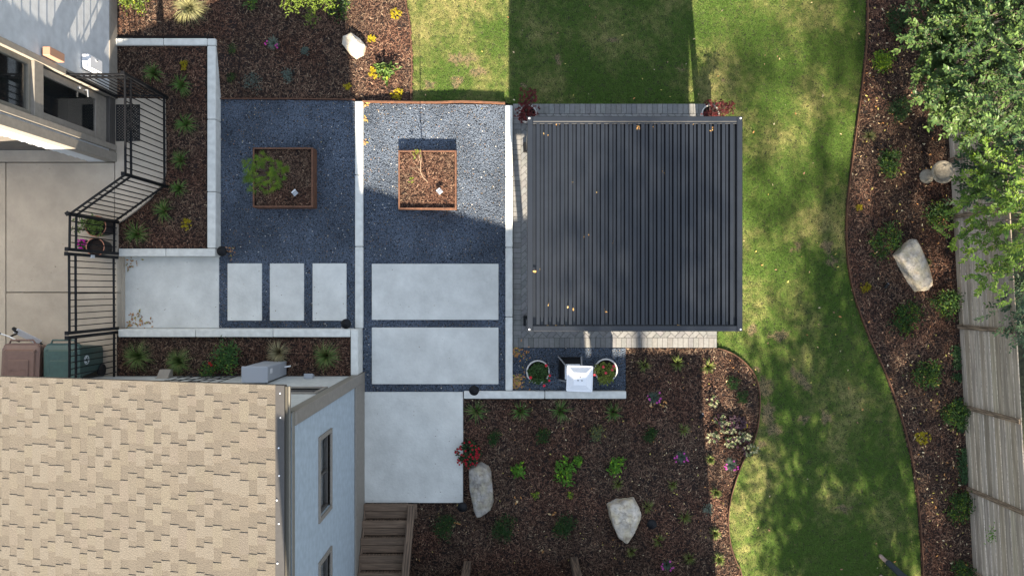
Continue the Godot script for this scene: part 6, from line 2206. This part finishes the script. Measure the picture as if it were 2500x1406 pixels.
func stones_in(buf: PackedFloat32Array, pl: PackedVector2Array, h: float, density: float, holes := []) -> void:
	var lo := Vector2(1e9, 1e9)
	var hi := -lo
	for p in pl:
		lo = lo.min(p)
		hi = hi.max(p)
	var n := int((hi.x - lo.x) * (hi.y - lo.y) * density)
	var f := FastNoiseLite.new()
	f.seed = 8
	f.frequency = 0.7
	for i in n:
		var p := Vector2(rnd(lo.x, hi.x), rnd(lo.y, hi.y))
		if not Geometry2D.is_point_in_polygon(p, pl):
			continue
		var bad := false
		for hl in holes:
			if hl.has_point(p):
				bad = true
				break
		if bad:
			continue
		var u := rng.randf()
		var k := rnd(0.068, 0.150) * (1.0 + 0.45 * f.get_noise_2d(p.x, p.y))
		var c := Color(k * 0.84, k * 1.03, k * 1.34)
		if u < 0.004:
			c = Color(0.5, 0.48, 0.44)
		elif u < 0.03:
			c = Color(0.16, 0.12, 0.08)
		var s := rnd(0.008, 0.0165)
		var b := Basis.from_euler(Vector3(rnd(0, TAU), rnd(0, TAU), rnd(0, TAU))) * Basis.from_scale(Vector3(s, s * rnd(0.5, 0.9), s * rnd(0.7, 1.2)))
		put(buf, b, Vector3(p.x, h + rnd(0.0, 0.011), p.y), c)

func bare(px: float, py: float) -> float:                       # worn spots of the lawn: 0 grass .. 1 earth
	var k := 0.0
	for s in [[1362, 146, 10, 15], [1665, 168, 6, 11], [1279, 208, 12, 8], [1500, 97, 15, 8], [1130, 145, 40, 14], [1165, 175, 22, 12], [1052, 206, 12, 10], [1115, 200, 16, 12],
			[1905, 822, 26, 14], [1835, 806, 16, 12], [1868, 945, 22, 26], [1875, 1010, 14, 34], [1890, 1050, 18, 16], [2022, 1018, 14, 16], [1965, 1023, 14, 10], [1946, 600, 14, 12], [2019, 605, 16, 14], [1762, 192, 10, 10], [2030, 640, 14, 10], [1845, 905, 16, 8], [1860, 1085, 16, 12], [2060, 1240, 20, 9]]:
		var d: float = pow((px - s[0]) / s[2], 2) + pow((py - s[1]) / s[3], 2)
		k = maxf(k, 1.0 - smoothstep(0.35, 1.3, d))
	# the long bare patch
	var q := Vector2(px - 1957, py - 928).rotated(-0.85)
	k = maxf(k, 1.0 - smoothstep(0.5, 1.25, pow(q.x / 40.0, 2) + pow(q.y / 12.0, 2)))
	return k

func scatter() -> void:
	rng.seed = 4242
	var buf := PackedFloat32Array()
	chips_in(buf, poly(right_bed_poly(), BED_H), func(_x, _z): return BED_H, 1700.0, 0)
	var rb := multi("mulch", chip_mesh(), buf, M.chip)
	tag(rb, "dark bark mulch covering the bed along the plank fence", "mulch", "", "stuff")
	buf = PackedFloat32Array()
	chips_in(buf, poly(lower_bed_poly(), BED_H), func(_x, _z): return BED_H - 0.02, 1700.0, 0, [poly([[600, 1228], [886, 1228], [886, 1600], [600, 1600]])])
	tag(multi("mulch", chip_mesh(), buf, M.chip), "dark bark mulch covering the large bed below the patio", "mulch", "", "stuff")
	buf = PackedFloat32Array()
	chips_in(buf, poly([[280, 111], [503, 111], [503, 605], [285, 605]], 0.29), func(_x, _z): return 0.29, 1700.0, 0, [poly(landing_poly(), 0.36)])
	tag(multi("mulch", chip_mesh(), buf, M.chip), "bark mulch inside the fenced bed", "mulch", "", "stuff")
	buf = PackedFloat32Array()
	chips_in(buf, poly([[287, 824], [855, 824], [855, 918], [287, 918]], 0.42), func(_x, _z): return 0.42, 1700.0, 0)
	tag(multi("mulch", chip_mesh(), buf, M.chip), "dark bark mulch in the narrow bed by the house wall", "mulch", "", "stuff")
	buf = PackedFloat32Array()
	var te := [[279, -160]]
	te.append_array(TOP_EDGE)
	te.append_array([[527, 240], [527, 92], [279, 92]])
	chips_in(buf, poly(te, 0.1), func(x, z): return mulch_top_h(x / (EYE - 0.1) * FOCAL + 1250.0, z / (EYE - 0.1) * FOCAL + 703.0), 1700.0, 0)
	tag(multi("mulch", chip_mesh(), buf, M.chip), "bark mulch on the sloping upper bed with the boulder", "mulch", "", "stuff")
	# gravel
	var ig := Geo.new()
	var sp := SphereMesh.new()
	sp.radius = 1.0
	sp.height = 2.0
	sp.radial_segments = 5
	sp.rings = 2
	var areas := [[[[533, 243], [866, 246], [866, 803], [533, 803]], 0.06, "dark slate gravel around the three stepping slabs", [[554, 643, 638, 783], [657, 643, 741, 783], [762, 643, 845, 783], [620, 364, 760, 502]]],
		[[[886, 252], [1234, 256], [1234, 957], [886, 957]], 0.0, "dark slate gravel around the two large concrete slabs", [[907, 644, 1217, 781], [907, 799, 1217, 938], [976, 372, 1110, 506]]],
		[[[1252, 850], [1527, 850], [1527, 955], [1252, 955]], -0.06, "dark slate gravel under the patio heater and pots", []]]
	for ar in areas:
		buf = PackedFloat32Array()
		var holes := []
		for r in ar[3]:
			var a := P2(r[0], r[1], ar[1] + 0.03)
			var b := P2(r[2], r[3], ar[1] + 0.03)
			holes.append(Rect2(a, b - a))
		stones_in(buf, poly(ar[0], ar[1]), ar[1], 6800.0, holes)
		tag(multi("gravel", sp, buf, M.chip), ar[2], "gravel", "", "stuff")
	# grass
	var tg := Geo.new()
	rng.seed = 31
	for i in 9:
		var a := rnd(0, TAU)
		var d := Vector3(cos(a), 0, sin(a))
		var s := Vector3(-d.z, 0, d.x) * 0.0028
		var bp := Vector3(rnd(-0.022, 0.022), 0, rnd(-0.022, 0.022))
		var t := bp + d * rnd(0.008, 0.028) + Vector3(0, rnd(0.014, 0.028), 0)
		var nn := (Vector3.UP * 1.2 + d * 0.35).normalized()
		var k := rnd(0.75, 1.25)
		tg.col = Color(k, k, k)
		if (t - (bp - s)).cross(bp + s - (bp - s)).dot(nn) < 0.0:
			s = -s
		tg.trin(bp - s, t, bp + s, nn, nn, nn)
	var gm := tg.mesh()
	var lp := poly(lawn_poly(), LAWN_H)
	var f1 := FastNoiseLite.new()
	f1.seed = 3
	f1.frequency = 0.55
	f1.fractal_octaves = 4
	var f2 := FastNoiseLite.new()
	f2.seed = 13
	f2.frequency = 5.0
	f2.fractal_octaves = 3
	buf = PackedFloat32Array()
	var lo := P2(960, -110, LAWN_H)
	var hi := P2(2260, 1500, LAWN_H)
	var n := int((hi.x - lo.x) * (hi.y - lo.y) * 3000.0)
	for i in n:
		var p := Vector2(rnd(lo.x, hi.x), rnd(lo.y, hi.y))
		var px := p.x / (EYE - LAWN_H) * FOCAL + 1250.0
		var py := p.y / (EYE - LAWN_H) * FOCAL + 703.0
		if px < 1752.0 and py > 256.0 and (px < 1740.0 or py < 850.0) and py < 850.0:
			continue
		if not Geometry2D.is_point_in_polygon(p, lp):
			continue
		var br := bare(px + f2.get_noise_2d(p.x, p.y) * 14.0, py + f2.get_noise_2d(p.y, p.x) * 14.0)
		if rng.randf() < br * 0.5:
			continue
		var dry := clampf(0.33 + 0.80 * f1.get_noise_2d(p.x, p.y) + 0.40 * f2.get_noise_2d(p.x, p.y) + br * 0.7, 0.0, 1.0)
		if py < 250.0 and px < 1250.0:
			dry = clampf(dry + 0.18, 0.0, 1.0)
		var lush := Color(0.082, 0.150, 0.029)
		var straw := Color(0.36, 0.33, 0.13)
		var c := lush.lerp(straw, clampf(dry * dry + rnd(-0.12, 0.12), 0.0, 1.0)) * rnd(0.7, 1.3)
		c = c.lerp(Color(0.25, 0.175, 0.11) * rnd(0.6, 1.2), clampf(br * 1.0, 0.0, 0.8))
		var s := rnd(0.8, 1.35)
		put(buf, Basis(Vector3.UP, rnd(0, TAU)) * Basis.from_scale(Vector3(s, s * rnd(0.7, 1.2) * (1.0 - 0.6 * br), s)), Vector3(p.x, LAWN_H, p.y), c)
	tag(multi("grass", gm, buf, M.grass_blade), "short patchy green and straw coloured lawn grass", "grass", "", "stuff")
	# fallen leaves
	rng.seed = 2
	var lm := leaf_mesh()
	buf = PackedFloat32Array()
	var cols := [Color(0.55, 0.40, 0.22), Color(0.62, 0.52, 0.34), Color(0.45, 0.22, 0.08), Color(0.5, 0.42, 0.12), Color(0.35, 0.2, 0.12)]
	var rbp := poly(right_bed_poly(), BED_H)
	for i in 2100:
		var py := rnd(-60, 1460)
		var px := rnd(2060, 2390)
		var p := P(px, py, BED_H)
		if not Geometry2D.is_point_in_polygon(Vector2(p.x, p.z), rbp):
			continue
		if rng.randf() > 0.45 + 0.4 * sin(py * 0.006 + 0.6):
			continue
		drop_leaf(buf, p + Vector3(0, 0.022, 0), cols)
	tag(multi("fallen_leaves", lm, buf, M.dull_leaf), "scattered tan and orange fallen leaves in the fence bed", "leaves", "", "stuff")
	buf = PackedFloat32Array()
	var lb := poly(lower_bed_poly(), BED_H)
	for i in 420:
		var p := P(rnd(1000, 1860), rnd(860, 1420), BED_H - 0.02)
		if Geometry2D.is_point_in_polygon(Vector2(p.x, p.z), lb):
			drop_leaf(buf, p + Vector3(0, 0.022, 0), cols, 0.75)
	for k in [[1268, 1222, 5], [1350, 1252, 4], [1120, 1283, 4], [1337, 1340, 3], [1592, 992, 5], [1620, 985, 6]]:
		for i in k[2]:
			drop_leaf(buf, P(k[0] + rng.randfn() * 5, k[1] + rng.randfn() * 5, BED_H + 0.01), [cols[2], cols[0]], 1.3)
	tag(multi("fallen_leaves", lm, buf, M.dull_leaf), "few brown fallen leaves on the shaded lower bed", "leaves", "", "stuff")
	buf = PackedFloat32Array()
	for k in [[318, 640, 9, 16, 0.105], [312, 650, 6, 10, 0.105], [324, 775, 7, 9, 0.105], [328, 785, 9, 26, 0.105], [357, 789, 7, 12, 0.105], [314, 797, 6, 10, 0.105], [340, 763, 4, 5, 0.105], [560, 610, 8, 16, 0.075], [1258, 935, 6, 90, -0.045], [1268, 928, 9, 60, -0.045], [1256, 860, 7, 30, -0.045], [1275, 862, 10, 22, -0.045], [890, 345, 3, 16, 0.012], [889, 290, 3, 18, 0.012], [893, 256, 3, 10, 0.012]]:
		for i in k[3]:
			drop_leaf(buf, P(k[0] + rng.randfn() * k[2], k[1] + rng.randfn() * k[2], k[4] + rnd(0.004, 0.02)), [cols[2], cols[4], Color(0.3, 0.24, 0.06)], 1.15)
	for i in 130:                                              # bits of leaf and twig blown onto the slabs
		var pads := [[300, 630, 530, 798, 0.104], [556, 645, 843, 780, 0.10], [909, 646, 1215, 936, 0.04], [890, 960, 1127, 1225, 0.034], [16, 400, 276, 800, 0.364]]
		var w: Array = pads[rng.randi() % 5]
		drop_leaf(buf, P(rnd(w[0], w[2]), rnd(w[1], w[3]), w[4] + 0.004), [Color(0.12, 0.08, 0.05), Color(0.2, 0.15, 0.08)], rnd(0.2, 0.55))
	for i in 190:
		var q := [rnd(540, 860), rnd(250, 795), 0.085] if i % 2 else [rnd(890, 1230), rnd(260, 640), 0.025]
		drop_leaf(buf, P(q[0], q[1], q[2]), cols, 0.42)
	tag(multi("fallen_leaves", lm, buf, M.dull_leaf), "small heaps of brown fallen leaves in slab and gravel corners", "leaves", "", "stuff")
	buf = PackedFloat32Array()
	for k in [[1353, 303, 1.6], [1336, 328, 1.2], [1434, 297, 1.0], [1555, 303, 1.7], [1557, 311, 1.3], [1596, 311, 1.0], [1697, 299, 1.5], [1739, 320, 0.9], [1394, 446, 0.9], [1455, 470, 1.0], [1435, 575, 1.1], [1314, 663, 1.3], [1393, 748, 1.2], [1314, 797, 1.2], [1335, 796, 0.9], [1353, 798, 1.3], [1374, 796, 0.9], [1475, 758, 1.1], [1557, 800, 1.0], [1656, 795, 1.0], [1758, 797, 1.1], [1695, 800, 0.8], [1340, 745, 0.5], [1500, 590, 0.4], [1620, 420, 0.4]]:
		for i in 3:
			drop_leaf(buf, P(k[0] + rng.randfn() * 3, k[1] + rng.randfn() * 3, 2.55 + 0.012 * i), [Color(0.62, 0.42, 0.18), Color(0.5, 0.28, 0.1)], k[2])
	tag(multi("fallen_leaves", lm, buf, M.dull_leaf), "orange fallen leaves lying on the ribbed pergola roof", "leaves", "", "stuff")
	buf = PackedFloat32Array()
	for i in 260:
		var p := P(rnd(1000, 2250), rnd(-40, 1440), LAWN_H + 0.03)
		if Geometry2D.is_point_in_polygon(Vector2(p.x, p.z), lp):
			drop_leaf(buf, p, cols, rnd(0.5, 1.2))
	tag(multi("fallen_leaves", lm, buf, M.dull_leaf), "odd tan fallen leaves lying on the lawn", "leaves", "", "stuff")

func drop_leaf(buf: PackedFloat32Array, p: Vector3, cols: Array, sc := 1.0) -> void:
	var c: Color = cols[rng.randi() % cols.size()] * rnd(0.7, 1.2)
	var s := rnd(0.034, 0.066) * sc
	put(buf, Basis(Vector3.UP, rnd(0, TAU)) * Basis(Vector3(0, 0, 1), rng.randfn() * 0.35) * Basis(Vector3(1, 0, 0), rng.randfn() * 0.25) * Basis.from_scale(Vector3(s, s, s)), p, c)
